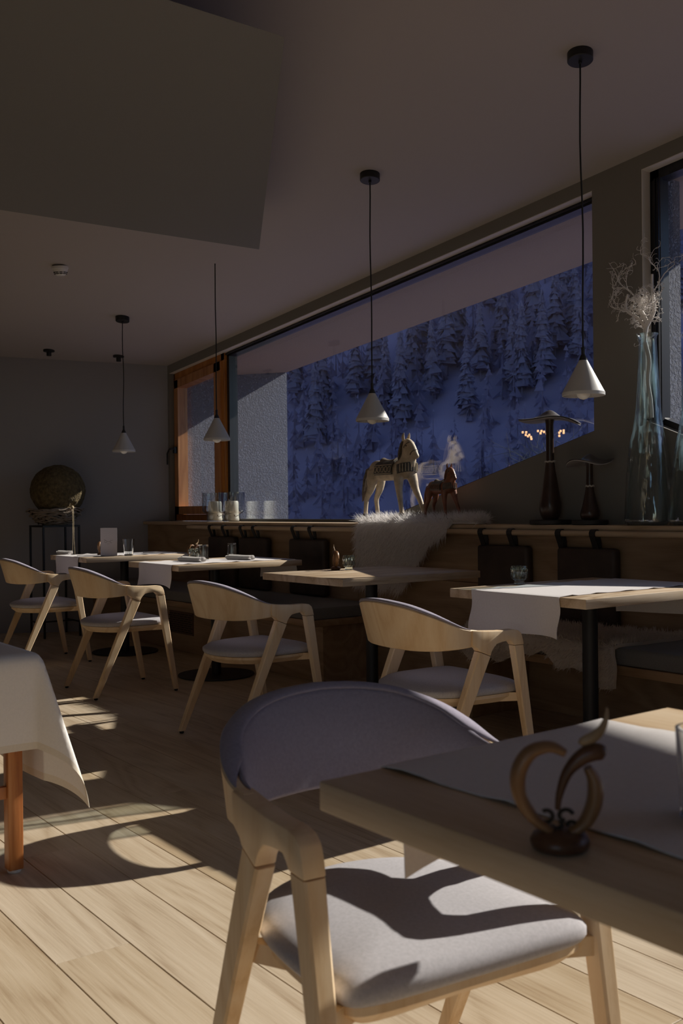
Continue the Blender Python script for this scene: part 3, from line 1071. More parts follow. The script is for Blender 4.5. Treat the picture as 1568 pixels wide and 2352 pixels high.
def table_cloth():
    D = 0.40
    DY = 0.295
    N = 72
    bm = bmesh.new()
    R = 0.022
    top = FH + 0.003
    def hang(s):
        """(outward, down) after s metres over a rounded edge"""
        q = R * pi / 2
        if s < q:
            return R * sin(s / R), R * (1 - cos(s / R))
        return R + 0.02 * (s - q), R + (s - q)
    def P(a, b):
        ax, by = max(0.0, abs(a) - FX), max(0.0, abs(b) - FY)
        sx, sy = (1 if a > 0 else -1), (1 if b > 0 else -1)
        x, y, z = min(abs(a), FX), min(abs(b), FY), top
        if ax > 0 and by > 0:
            s = hypot(ax, by)
            ph = atan2(by, ax)
            o, d = hang(s * (1.0 - 0.02 * sin(2 * ph)))
            fl = s * 0.30 * sin(2 * ph) ** 2
            g = o + max(0, fl)
            # fold: material pulls toward the diagonal
            ph2 = ph + 0.10 * sin(4 * ph)
            x += g * cos(ph2)
            y += g * sin(ph2)
            z = top - sqrt(max(0.0, d * d - fl * fl * 0.6))
        elif ax > 0:
            o, d = hang(ax)
            x += o + 0.010 * d / D * sin(b * 9 + 1)
            z = top - d
        elif by > 0:
            o, d = hang(by)
            y += o + 0.008 * d / DY * sin(a * 14)
            z = top - d
        return (x * sx, y * sy, z)
    ga = [-(FX + D) + 2 * (FX + D) * i / N for i in range(N + 1)]
    gb = [-(FY + DY) + 2 * (FY + DY) * i / N for i in range(N + 1)]
    V = [[bm.verts.new(P(a, b)) for b in gb] for a in ga]
    for i in range(N):
        for j in range(N):
            f = bm.faces.new((V[i][j], V[i + 1][j], V[i + 1][j + 1], V[i][j + 1]))
            if i in (0, N - 1) or j in (0, N - 1):
                f.material_index = 1
    bmesh.ops.recalc_face_normals(bm, faces=bm.faces)
    if sum(f.normal.z for f in bm.faces) < 0:
        bmesh.ops.reverse_faces(bm, faces=bm.faces)
    bmesh.ops.solidify(bm, geom=bm.faces[:], thickness=-0.0018)
    me = bpy.data.meshes.new('tablecloth')
    bm.to_mesh(me)
    bm.free()
    me.materials.append(M['cloth'])
    me.materials.append(M['hem'])
    return obj_me('tablecloth', me, None, None, 70, (0.62, 3.42, 0))
tag(table_cloth(), 'cream tablecloth draped over the old wooden table at the left edge', 'tablecloth')

# ------------------------------------------------------------------ pendant lamps
def lamp(x, y, zb, label, canopy=True):
    zc = ceil_z(x, y)
    t = thing('pendant_lamp', label, 'lamp', (x, y, zb), group='white cone pendant lamps over the tables')
    H = 0.146
    bm = bmesh.new()
    lathe(bm, [(0.0165, H), (0.0175, H + 0.001), (0.0858, 0.016), (0.0875, 0.014), (0.0875, 0.001), (0.0865, 0.0), (0.0845, 0.001), (0.0845, 0.012), (0.0155, H - 0.003)], 48, cap=False)
    obj('shade', bm, M['shade'], t, 30)
    obj('lamp_holder', Lt([(0.0172, H - 0.004), (0.0175, H + 0.004), (0.0105, H + 0.022), (0.0075, H + 0.026), (0.0075, H + 0.055), (0.004, H + 0.058)], 24), M['black'], t, 30)
    bm = bmesh.new()
    lathe(bm, [(0.012, 0.085), (0.014, 0.06), (0.026, 0.035), (0.0305, 0.016), (0.027, -0.001), (0.015, -0.012), (0.002, -0.0155)], 24)
    obj('bulb', bm, M['bulb'], t, 60)
    top = zc - zb
    bm = bmesh.new()
    L = top - H - 0.056
    tube(bm, [(0.004 * sin(k * 0.9 + x * 7) * sin(pi * k / 10), 0.004 * sin(k * 0.7 + y) * sin(pi * k / 10), H + 0.056 + L * k / 10) for k in range(11)], 0.0036, 8)
    obj('cord', bm, M['black_cord'], t, 60)
    if canopy:
        bm = bmesh.new()
        lathe(bm, [(0.050, -0.0345), (0.0525, -0.032), (0.0525, 0.0), (0.050, 0.004)], 40, (0, 0, 0))
        lathe(bm, [(0.006, -0.046), (0.0075, -0.044), (0.0075, -0.033)], 16)
        for v in bm.verts:
            v.co.z += top + (-0.10 * v.co.x - 0.0836 * v.co.y)
        obj('canopy', bm, M['black'], t, 30)
    return t
lamp(3.285, 2.70, 1.538, 'white cone pendant lamp farthest right, in front of the pier')
lamp(3.285, 4.10, 1.540, 'white cone pendant lamp in front of the wide window, left of the horses')
lamp(3.285, 5.74, 1.540, 'white cone pendant lamp in front of the timber casement', False)
lamp(3.285, 7.18, 1.540, 'white cone pendant lamp farthest left, before the dark back wall')

# ------------------------------------------------------------------ small ceiling fixtures
x, y = 2.508, 6.452
t = thing('smoke_detector', 'white round smoke detector on the ceiling', 'smoke detector', (x, y, ceil_z(x, y)))
t.rotation_euler = (0.0834, -0.0997, 0)
obj('mounting_base', Lt([(0.050, -0.018), (0.054, -0.016), (0.054, 0.0)], 36), M['white_plastic'], t)
obj('sensor_head', Lt([(0.010, -0.062), (0.024, -0.062), (0.034, -0.056), (0.049, -0.026), (0.050, -0.0185)], 36), M['white_plastic'], t)
for k in range(10):
    a = 2 * pi * k / 10
    for zz, r_ in ((-0.0505, 0.039), (-0.041, 0.0435)):
        bm = bmesh.new()
        box(bm, (r_ - 0.003, -0.0095, -0.0022), (r_ + 0.001, 0.0095, 0.0022))
        bmesh.ops.rotate(bm, verts=bm.verts, matrix=Matrix.Rotation(a, 3, 'Z'))
        bmesh.ops.translate(bm, verts=bm.verts, vec=(0, 0, zz))
        obj('vent_slot', bm, M['dark_slot'], t, 0)
for x, y, lab in ((3.178, 8.455, 'small black ceiling spotlight left of the far pendant lamp'), (3.72, 8.22, 'small black ceiling spotlight behind the cord of the far pendant lamp')):
    t = thing('ceiling_spotlight', lab, 'spotlight', (x, y, ceil_z(x, y)), group='black ceiling spotlights by the back wall')
    bm = bmesh.new()
    lathe(bm, [(0.044, -0.014), (0.048, -0.011), (0.048, 0.006)], 30)
    obj('rosette', bm, M['black'], t)
    obj('lamp_head', Lt([(0.018, -0.05), (0.021, -0.047), (0.021, -0.0142)], 24), M['black'], t)

# ------------------------------------------------------------------ things on the shelf
SH = 0.9853
def strands(bm, roots, rnd, length, width, droop, curl=0.25):
    """many thin tapering hairs: roots = [(point, direction)]"""
    for p, d in roots:
        L = length * rnd.uniform(0.6, 1.25)
        d = (d + Vector((rnd.gauss(0, curl), rnd.gauss(0, curl), rnd.gauss(0, curl)))).normalized()
        side = d.cross(Vector((rnd.gauss(0, 1), rnd.gauss(0, 1), rnd.gauss(0, 1)))).normalized()
        pts = []
        q = Vector(p)
        dd = d.copy()
        for k in range(4):
            pts.append(q.copy())
            q = q + dd * (L / 3)
            dd = (dd + Vector((rnd.gauss(0, curl * 0.5), rnd.gauss(0, curl * 0.5), -droop))).normalized()
        prev = None
        for k, c in enumerate(pts):
            w = width * (1 - k / 3) ** 0.7
            if k == 3:
                v = bm.verts.new(c)
                bm.faces.new((prev[0], prev[1], v))
            else:
                cur = (bm.verts.new(c - side * w), bm.verts.new(c + side * w))
                if prev:
                    bm.faces.new((prev[0], prev[1], cur[1], cur[0]))
                prev = cur

def throw_sheet(f, nu, nv, thick):
    """closed sheet from f(u, v) -> (point, normal)"""
    bm = bmesh.new()
    G = [[f(i / nu, j / nv) for j in range(nv + 1)] for i in range(nu + 1)]
    A = [[bm.verts.new(p + n * thick) for p, n in rw] for rw in G]
    Bv = [[bm.verts.new(p + n * 0.001) for p, n in rw] for rw in G]
    for i in range(nu):
        for j in range(nv):
            bm.faces.new((A[i][j], A[i + 1][j], A[i + 1][j + 1], A[i][j + 1]))
            bm.faces.new((Bv[i][j], Bv[i][j + 1], Bv[i + 1][j + 1], Bv[i + 1][j]))
    for i in range(nu):
        bm.faces.new((A[i][0], Bv[i][0], Bv[i + 1][0], A[i + 1][0]))
        bm.faces.new((A[i][nv], A[i + 1][nv], Bv[i + 1][nv], Bv[i][nv]))
    for j in range(nv):
        bm.faces.new((A[0][j], A[0][j + 1], Bv[0][j + 1], Bv[0][j]))
        bm.faces.new((A[nu][j], Bv[nu][j], Bv[nu][j + 1], A[nu][j + 1]))
    return bm

# white fur throw: lies on the shelf and hangs over its edge between the two rails
XE = 3.975
def fur_point(u, v):
    y = 5.09 - 1.06 * u
    hang = 0.40 if y > 4.62 else max(0.0, 0.40 - (4.62 - y) * 1.35) if y > 4.40 else max(0.0, 0.10 - (4.40 - y) * 0.5)
    hang *= 0.92 + 0.10 * hsh(y * 7, 1)
    back = 4.188 - 0.02 * hsh(y * 5, 4) - 0.14 * max(0, (u - 0.75) / 0.25) ** 2
    front_l = max(0.02, 3.995 - XE) if hang <= 0.02 else 0
    L1 = back - XE
    R = 0.02
    s = v * (L1 + R * pi / 2 + hang) if hang > 0.02 else v * (L1 - 0.01)
    if s < L1:
        return Vector((back - s, y, SH + 0.001)), Vector((0, 0, 1))
    s -= L1
    if s < R * pi / 2:
        a = s / R
        return Vector((XE - R * sin(a), y, SH + 0.001 - R * (1 - cos(a)))), Vector((-sin(a), 0, cos(a)))
    s -= R * pi / 2
    yy = y + 0.02 * s * sin(y * 9)
    return Vector((XE - R - 0.002, yy, SH - R - s)), Vector((-1, 0, 0.05)).normalized()
ft_ = thing('fur_throw', 'white long-haired fur throw hanging over the window shelf under the horses', 'fur throw')
obj('pelt', throw_sheet(fur_point, 40, 40, 0.010), M['fur'], ft_, 70)
rnd = random.Random(21)
bm = bmesh.new()
roots = []
for k in range(11000):
    u, v = rnd.random(), rnd.random()
    if rnd.random() < 0.12:
        u = rnd.choice((rnd.uniform(0, .03), rnd.uniform(.97, 1)))
    elif rnd.random() < 0.10:
        v = rnd.uniform(.97, 1)
    p, n = fur_point(u, v)
    if n.z > 0.7:
        d = n * 0.9 + Vector((-0.45, 0.5 * (0.5 - u), 0)) + Vector((0, (0.6 if u < .05 else -0.6 if u > .95 else 0), 0))
    else:
        d = n * 0.55 + Vector((0, 0.25 * (0.5 - u), -0.75))
    roots.append((p + n * 0.008, d.normalized()))
strands(bm, roots, rnd, 0.072, 0.0016, 0.22, 0.30)
o = obj('hair', bm, M['fur'], ft_, 0)
o['kind'] = 'stuff'

# sheepskin on the right-hand bench
def skin_point(u, v):
    y = 3.60 - 0.93 * u + 0.03 * hsh(v * 4, 2)
    xb = 3.93 - 0.05 * hsh(u * 6, 5)
    xf = 3.466
    zt_ = 0.4755
    hang = 0.085 + 0.05 * hsh(u * 7, 9) + (0.05 if u > 0.85 else 0) + 0.03 * sin(u * 9)
    ed = min(1, min(u, 1 - u) / 0.06)
    L1 = xb - xf
    R = 0.018
    s = v * (L1 + R * pi / 2 + hang)
    if s < L1:
        return Vector((xb - s, y, zt_)), Vector((0, 0, 1))
    s -= L1
    if s < R * pi / 2:
        a = s / R
        return Vector((xf - R * sin(a), y, zt_ - R * (1 - cos(a)))), Vector((-sin(a), 0, cos(a)))
    s -= R * pi / 2
    return Vector((xf - R - 0.002, y, zt_ - R - s)), Vector((-1, 0, 0))
sk = thing('sheepskin', 'cream curly sheepskin draped over the dark bench cushion on the right', 'sheepskin')
obj('pelt', throw_sheet(skin_point, 30, 24, 0.016), M['wool'], sk, 70)
rnd = random.Random(22)
bm = bmesh.new()
roots = []
for k in range(7500):
    u, v = rnd.random(), rnd.random()
    if rnd.random() < 0.15:
        u = rnd.choice((rnd.uniform(0, .03), rnd.uniform(.97, 1)))
    p, n = skin_point(u, v)
    cl = Vector((hsh(u * 22, v * 16, 1), hsh(u * 22, v * 16, 7), hsh(u * 22, v * 16, 3))) * 1.1
    roots.append((p + n * 0.014, (n + cl + (Vector((0, 0, -0.3)) if n.z < .5 else Vector())).normalized()))
strands(bm, roots, rnd, 0.030, 0.0022, 0.18, 0.18)
o = obj('wool', bm, M['wool'], sk, 0)
o['kind'] = 'stuff'

# carved horses ------------------------------------------------------
def horse(name, label, loc, rotz, s, mat, blanket_mat, group=None):
    """local +x = the way it looks; 0.54 m to the ear tips at s = 1"""
    t = thing(name, label, 'figurine', loc, rotz, group)
    def S(p):
        return tuple(c * s for c in p)
    def chain(bm, pts, rads, flat=1.0, n=14):
        c = catmull([(*p, r) for p, r in zip(pts, rads)], 4)
        tube(bm, [S(q[:3]) for q in c], [q[3] * s for q in c], n, flat, up_hint=(0, 1, 0.01))
    bm = bmesh.new()
    # trunk, neck and head
    chain(bm, [(-0.205, 0, 0.325), (-0.17, 0, 0.325), (-0.10, 0, 0.318), (0, 0, 0.312), (0.09, 0, 0.318), (0.155, 0, 0.330), (0.19, 0, 0.335)],
          [0.020, 0.054, 0.060, 0.056, 0.060, 0.055, 0.022], 1.12)
    chain(bm, [(0.135, 0, 0.345), (0.150, 0, 0.385), (0.150, 0, 0.430), (0.142, 0, 0.465), (0.140, 0, 0.488)], [0.056, 0.046, 0.036, 0.031, 0.024], 1.25)
    chain(bm, [(0.118, 0, 0.490), (0.145, 0, 0.482), (0.180, 0, 0.452), (0.212, 0, 0.412), (0.226, 0, 0.392), (0.230, 0, 0.384)], [0.016, 0.031, 0.029, 0.021, 0.019, 0.012], 1.18)
    # legs: thigh / gaskin or forearm / cannon / pastern
    legs = {
        'hl': [(-0.165, 0.040, 0.32), (-0.178, 0.045, 0.25), (-0.185, 0.047, 0.20), (-0.222, 0.050, 0.135), (-0.218, 0.053, 0.07), (-0.216, 0.055, 0.020)],
        'hr': [(-0.150, -0.040, 0.32), (-0.155, -0.045, 0.25), (-0.165, -0.047, 0.20), (-0.205, -0.050, 0.135), (-0.212, -0.053, 0.07), (-0.214, -0.055, 0.020)],
        'fl': [(0.130, 0.038, 0.31), (0.145, 0.044, 0.25), (0.165, 0.048, 0.19), (0.198, 0.054, 0.12), (0.222, 0.058, 0.06), (0.244, 0.062, 0.020)],
        'fr': [(0.105, -0.038, 0.31), (0.105, -0.044, 0.25), (0.112, -0.048, 0.19), (0.130, -0.054, 0.12), (0.143, -0.058, 0.06), (0.152, -0.062, 0.020)]}
    for k, pts in legs.items():
        chain(bm, pts, [0.040, 0.038, 0.027, 0.0185, 0.0155, 0.017] if k[0] == 'h' else [0.038, 0.034, 0.025, 0.019, 0.0155, 0.017], 0.9)
    me = remesh(bm, 0.0065 * s + 0.0005, 3)
    obj_me('body', me, mat, t, 80)
    # hooves
    for k, pts in legs.items():
        p = pts[-1]
        obj('hoof', Lt([(0.021 * s, 0.0), (0.021 * s, 0.004 * s), (0.0165 * s, 0.024 * s)], 14, (p[0] * s, p[1] * s, 0.0125 * s)), M['hoof'], t)
    # ears
    for sy in (-1, 1):
        bm = bmesh.new()
        pts = [(0.126, sy * 0.018, 0.500), (0.128, sy * 0.024, 0.520), (0.132, sy * 0.026, 0.538), (0.138, sy * 0.024, 0.552)]
        tube(bm, [S(p) for p in pts], [0.011 * s, 0.0125 * s, 0.009 * s, 0.002 * s], 10, 0.6)
        obj('ear', bm, mat, t, 60)
        obj('eye', ellipsoid(bmesh.new(), S((0.163, sy * 0.031, 0.468)), S((0.006, 0.004, 0.005)), 10, 8), M['hoof'], t, 60)
    # mane and forelock: carved locks down the crest
    bm = bmesh.new()
    for k in range(13):
        f = k / 12
        x, z = 0.112 - 0.012 * f - 0.016 * sin(pi * f), 0.498 - 0.135 * f
        tube(bm, [S((x + 0.014, 0, z + 0.006)), S((x - 0.004, 0.012, z - 0.004)), S((x - 0.006, 0.024, z - 0.022)), S((x + 0.004, 0.033, z - 0.044))], [0.008 * s, 0.009 * s, 0.007 * s, 0.002 * s], 6)
        tube(bm, [S((x + 0.014, 0, z + 0.006)), S((x - 0.004, -0.012, z - 0.004)), S((x - 0.006, -0.024, z - 0.022)), S((x + 0.004, -0.033, z - 0.044))], [0.008 * s, 0.009 * s, 0.007 * s, 0.002 * s], 6)
    tube(bm, [S((0.135, 0, 0.508)), S((0.165, 0, 0.497)), S((0.185, 0, 0.470))], [0.010 * s, 0.009 * s, 0.002 * s], 8)
    obj('mane', bm, M['mane'] if mat is not M['foal'] else mat, t, 50)
    # bridle
    bm = bmesh.new()
    for cx_, cz, r_, ty in ((0.203, 0.420, 0.026, 0.9), (0.158, 0.470, 0.036, 0.75)):
        pts = []
        for k in range(17):
            a = 2 * pi * k / 16
            pts.append(S((cx_ + r_ * 0.75 * cos(a), r_ * 1.08 * sin(a), cz + r_ * ty * 0.85 * cos(a))))
        tube(bm, pts, 0.0032 * s, 6)
    obj('bridle', bm, M['mane'], t, 60)
    # tail
    bm = bmesh.new()
    for k in range(7):
        o_ = (k - 3) * 0.007
        tube(bm, [S((-0.195, o_ * 0.4, 0.345)), S((-0.232, o_, 0.325)), S((-0.250, o_ * 1.4, 0.26)), S((-0.262, o_ * 1.5, 0.19)), S((-0.285, o_, 0.115 + 0.006 * (k % 3)))],
             [0.010 * s, 0.011 * s, 0.011 * s, 0.009 * s, 0.002 * s], 8)
    obj('tail', bm, M['mane'] if mat is not M['foal'] else mat, t, 60)
    # saddle cloth, saddle and chest band wrapped over the trunk
    def wrap(x0, x1, za, a0, a1, r, thick, nx=8, na=18, sag=0.0):
        bm = bmesh.new()
        rr = []
        for i in range(nx + 1):
            x = x0 + (x1 - x0) * i / nx
            pts = []
            for q, rr_ in ((range(na + 1), r + thick), (range(na, -1, -1), r - 0.004)):
                for k in q:
                    a = a0 + (a1 - a0) * k / na
                    pts.append(S((x, rr_ * 1.12 * sin(a), za + rr_ * cos(a) - sag * sin(pi * i / nx))))
            rr.append(ring(bm, pts))
        return skin(bm, rr)
    cl = obj('saddle_cloth', wrap(-0.105, 0.065, 0.315, -2.0, 2.0, 0.0635, 0.004), blanket_mat, t, 40)
    bm = bmesh.new()
    for sy in (-1, 1):
        for k in range(5):
            x = -0.088 + 0.034 * k
            a = sy * 1.45
            pts = []
            for q in range(11):
                b = 2 * pi * q / 10
                aa = a + 0.28 * sin(b)
                pts.append(S((x + 0.013 * cos(b), 0.0685 * 1.12 * sin(aa), 0.315 + 0.0685 * cos(aa))))
            tube(bm, pts, 0.0022 * s, 5)
        for a in (sy * 1.02, sy * 1.88):
            tube(bm, [S((-0.10 + 0.16 * q / 8, 0.068 * 1.12 * sin(a), 0.315 + 0.068 * cos(a))) for q in range(9)], 0.0024 * s, 5)
    obj('embroidery', bm, mat, cl, 60)
    bm = bmesh.new()
    rr = []
    for i in range(9):
        f = i / 8
        x = -0.085 + 0.135 * f
        lift = 0.020 * (1 - f) ** 3 + 0.016 * f ** 3
        rr.append(ring(bm, [S((x, 0.045 * sin(a), 0.330 + 0.056 * cos(a) * 0.95 + lift)) for a in [-1.35 + 0.27 * k for k in range(11)]] + [S((x, 0.040 * sin(a), 0.325 + 0.05 * cos(a) * 0.95)) for a in [1.35 - 0.27 * k for k in range(11)]]))
    skin(bm, rr)
    obj('saddle', bm, M['mane'], t, 40)
    bm = bmesh.new()
    rr = []
    for i in range(4):
        z = 0.292 + 0.020 * i
        pts = []
        for ro in (0.064, 0.056):
            q = [-1.75 + 3.5 * k / 18 for k in range(19)]
            if ro < 0.06:
                q = q[::-1]
            pts += [S((0.128 + ro * 1.12 * cos(a), ro * 1.14 * sin(a), z + 0.012 * cos(a))) for a in q]
        rr.append(ring(bm, pts))
    skin(bm, rr)
    cb = obj('chest_band', bm, blanket_mat, t, 40)
    bm = bmesh.new()
    for k in range(11):
        a = -1.3 + 2.6 * k / 10
        tube(bm, [S((0.128 + 0.0655 * 1.12 * cos(a), 0.0655 * 1.14 * sin(a), z + 0.012 * cos(a))) for z in (0.297, 0.322, 0.347)], 0.0024 * s, 5)
    obj('tassel', bm, mat, cb, 60)
    # plinth boards under the feet
    obj('plinth_board', B(S((-0.275, -0.078, 0.0)), S((-0.13, 0.078, 0.0125)), 0.003 * s), M['base_wood'], t)
    obj('plinth_board', B(S((0.06, -0.082, 0.0)), S((0.29, 0.082, 0.0125)), 0.003 * s), M['base_wood'], t)
    return t
M['saddle_dark'] = plain('carved_dark_cloth', (0.085, 0.075, 0.06), 0.6, var=0.5, vscale=50, bump=0.4, bscale=120)
horse('horse_figurine', 'large whitewashed carved horse with dark saddle cloth on the fur throw', (4.10, 4.915, 1.012), radians(-88), 0.985, M['horse'], M['saddle_dark'])
horse('foal_figurine', 'small red-brown carved foal beside the large horse', (4.05, 4.40, 1.012), radians(-98), 0.60, M['foal'], M['saddle_dark'])

# wooden mushrooms ---------------------------------------------------
def mushroom(label, loc, s, capr, hgt, sd, tilt):
    t = thing('mushroom_ornament', label, 'ornament', loc, 0, 'tall wooden mushrooms on the shelf')
    k = hgt / 0.60
    obj('plinth', Lt([(0.105 * s, 0.0005), (0.112 * s, 0.004), (0.112 * s, 0.022), (0.105 * s, 0.026)], 36), M['plinth'], t)
    zr = 0.262 * k if s > 0.9 else 0.62 * hgt
    zr = 0.555 * hgt
    bm = bmesh.new()
    lathe(bm, [(0.040 * s, 0.0262), (0.052 * s, 0.05 * k), (0.060 * s, 0.085 * k), (0.058 * s, 0.115 * k), (0.048 * s, 0.165 * k), (0.036 * s, 0.24 * k), (0.028 * s, 0.29 * k), (0.0235 * s, zr)], 28,
          wob=lambda f, i: 1 + 0.025 * sin(3 * f + i))
    obj('lower_stem', bm, M['stem'], t, 60)
    bm = bmesh.new()
    rr = []
    for z, r_ in ((-0.006, 0.024), (-0.003, 0.030), (0.003, 0.029), (0.005, 0.022)):
        rr.append(ring(bm, [(r_ * s * cos(2 * pi * q / 28), r_ * s * sin(2 * pi * q / 28), zr + z + 0.0022 * sin(q * 2 * pi / 28 * 7)) for q in range(28)]))
    skin(bm, rr)
    obj('stem_ring', bm, M['ring'], t, 60)
    bm = bmesh.new()
    lathe(bm, [(0.0225 * s, zr + 0.001), (0.021 * s, zr + 0.05), (0.0205 * s, hgt - 0.07 * s), (0.026 * s, hgt - 0.045 * s)], 24)
    obj('upper_stem', bm, M['stem'], t, 60)
    # wavy cap: dark skin above, pale gills below
    def capz(r, f):
        q = r / capr
        return hgt - 0.052 * s + 0.040 * s * math.exp(-(q * 3.0) ** 2) + (0.011 * s * sin(2 * f + sd) * q ** 2 + 0.010 * s * sin(3 * f + sd * 2) * q ** 3) + 0.012 * s * (1 - q)
    def disc(dz, rmul):
        bm = bmesh.new()
        rows_ = []
        for i in range(1, 13):
            q = i / 12
            rw = []
            for a in range(48):
                f = 2 * pi * a / 48
                r = capr * rmul * q * (1 + 0.05 * sin(2 * f + 1 + sd) * q)
                rw.append(bm.verts.new((r * cos(f), r * sin(f), capz(r, f))))
            rows_.append(rw)
        c0 = bm.verts.new((0, 0, capz(0, 0)))
        for a in range(48):
            bm.faces.new((c0, rows_[0][a], rows_[0][(a + 1) % 48]))
        for u, v in zip(rows_, rows_[1:]):
            for a in range(48):
                b_ = (a + 1) % 48
                bm.faces.new((u[a], v[a], v[b_], u[b_]))
        bmesh.ops.recalc_face_normals(bm, faces=bm.faces)
        if sum(f.normal.z for f in bm.faces) < 0:
            bmesh.ops.reverse_faces(bm, faces=bm.faces)
        bmesh.ops.solidify(bm, geom=bm.faces[:], thickness=0.004)
        bmesh.ops.translate(bm, verts=bm.verts, vec=(0, 0, dz))
        return bm
    tilt_m = Matrix.Rotation(tilt, 3, 'X')
    for nm, dz, rm, mt in (('cap', 0.006, 1.0, M['cap']), ('gills', 0.0, 0.985, M['gill'])):
        bm = disc(dz, rm)
        bmesh.ops.rotate(bm, cent=(0, 0, hgt - 0.04 * s), matrix=tilt_m, verts=bm.verts)
        obj(nm, bm, mt, t, 70)
    obj('cap_tip', Lt([(0.024 * s, hgt - 0.012 * s), (0.014 * s, hgt - 0.001 * s), (0.003 * s, hgt + 0.004 * s)], 20), M['base_wood'], t, 60)
    return t
mushroom('taller dark wooden mushroom with a wide wavy cap on the shelf', (4.083, 3.585, SH), 1.0, 0.165, 0.605, 0.6, radians(3))
mushroom('shorter dark wooden mushroom between the taller one and the glass vase', (4.075, 3.315, SH), 0.82, 0.115, 0.358, 2.2, radians(-3))

# tall glass vases ---------------------------------------------------
VP = [(0.098, 0.000), (0.106, 0.006), (0.107, 0.03), (0.104, 0.12), (0.097, 0.22), (0.090, 0.32), (0.082, 0.40), (0.070, 0.455), (0.058, 0.56), (0.051, 0.68), (0.0465, 0.78), (0.044, 0.86), (0.0425, 0.895), (0.047, 0.915), (0.053, 0.925)]
def vase(label, loc, s=1.0, seed=0.0):
    t = thing('glass_vase', label, 'vase', loc, 0.3 + seed, 'tall aqua glass vases')
    def w(f, i):
        return 1 + 0.020 * sin(2 * f + i * 0.55 + seed) + 0.014 * sin(3 * f - i * 0.8 + seed)
    P = [(r * s, z * s) for r, z in VP]
    inner = [(max(0.002, r - 0.0055), max(z, 0.016)) for r, z in P]
    prof = P + inner[::-1]
    bm = bmesh.new()
    idx = list(range(len(P))) + list(range(len(P) - 1, -1, -1))
    rings_ = []
    n = 48
    for (r, z), i in zip(prof, idx):
        sqr = max(0.0, 1 - z / (0.55 * s)) * 0.5
        pts = []
        for k in range(n):
            f = 2 * pi * k / n
            e = 2 + 4 * sqr
            q = r * w(f, i) * (abs(cos(f)) ** e + abs(sin(f)) ** e) ** (-1 / e)
            pts.append((q * cos(f), q * sin(f), z + 0.0005))
        rings_.append(ring(bm, pts))
    skin(bm, rings_)
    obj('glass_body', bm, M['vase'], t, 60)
    return t
vase('tall aqua glass vase holding the white branch', (4.085, 2.965, SH))
vase('tall aqua glass vase cut off by the right edge of the picture', (4.085, 2.715, SH), 0.96, 1.3)

# whitewashed branch standing in the first vase
br = thing('dried_branch', 'whitewashed curly dried branch standing in the tall glass vase', 'branch', (4.085, 2.965, SH))
rnd = random.Random(5)
main = catmull([(0.004, -0.018, 0.52), (0.0, -0.016, 0.60), (0.006, 0.004, 0.70), (0.0, -0.008, 0.80), (-0.004, 0.012, 0.90), (0.0, 0.006, 0.98), (-0.01, 0.03, 1.04)], 6)
bm = bmesh.new()
tube(bm, main, [0.0085 + 0.0035 * (i / len(main)) for i in range(len(main))], 10)
tube(bm, catmull([(0.0, 0.006, 0.955), (-0.01, 0.05, 1.01), (-0.01, 0.105, 1.05), (0.0, 0.125, 1.09), (-0.01, 0.105, 1.135)], 6), [0.0095 - 0.0002 * i for i in range(25)], 9)
tube(bm, catmull([(0.0, 0.004, 0.965), (0.01, -0.03, 1.03), (0.0, -0.035, 1.09), (0.01, -0.022, 1.15), (0.0, -0.03, 1.21)], 6), [0.0105 - 0.0002 * i for i in range(25)], 9)
obj('stem', bm, M['branch'], br, 60)
bm = bmesh.new()
def twig(p, d, L, r, depth, curl):
    pts, q, dd = [Vector(p)], Vector(p), Vector(d).normalized()
    ax = Vector((rnd.gauss(0, 1), rnd.gauss(0, 0.4), rnd.gauss(0, 0.4))).normalized()
    k_ = rnd.choice((-1, 1)) * curl
    n = 9
    for k in range(n):
        dd = (Matrix.Rotation(k_ * rnd.uniform(0.5, 1.4), 3, ax) @ dd + Vector((rnd.gauss(0, .12), rnd.gauss(0, .12), rnd.gauss(0, .12)))).normalized()
        q = q + dd * (L / n)
        q.x = min(q.x, 0.10)
        if abs(q.y - 0.03) > 0.17:
            q.y = 0.03 + math.copysign(0.17, q.y - 0.03) * (1 - 0.1 * rnd.random())
        pts.append(q.copy())
        if depth > 0 and rnd.random() < 0.5:
            e = (dd + Vector((rnd.gauss(0, .7), rnd.gauss(0, .7), rnd.gauss(0, .6)))).normalized()
            twig(q, e, L * rnd.uniform(.35, .6), r * 0.6, depth - 1, curl * 1.3)
    tube(bm, pts, [max(0.0007, r * (1 - 0.75 * k / n)) for k in range(len(pts))], 5)
for k in range(34):
    z = rnd.uniform(0.985, 1.115)
    y = rnd.uniform(-0.06, 0.10)
    twig((rnd.uniform(-.02, .02), y, z), (rnd.gauss(0, .5), rnd.gauss(-0.1, .9), rnd.uniform(-0.3, 0.6)), rnd.uniform(.06, .12), 0.0030, 2, 0.42)
for sy, L in ((1, .24), (1, .27), (-1, .22), (-1, .27)):
    twig((0, 0.06 * sy + .02, 1.13), (rnd.gauss(0, .3), sy * 0.7, 0.9), L, 0.0032, 2, 0.22)
twig((0, 0.11, 1.06), (-.1, 0.9, -0.2), 0.2, 0.003, 1, 0.2)
twig((-0.0, 0.0, 0.93), (-0.3, 0.8, -0.3), 0.12, 0.002, 1, 0.4)
o = obj('twigs', bm, M['branch'], br, 60)
o['kind'] = 'stuff'

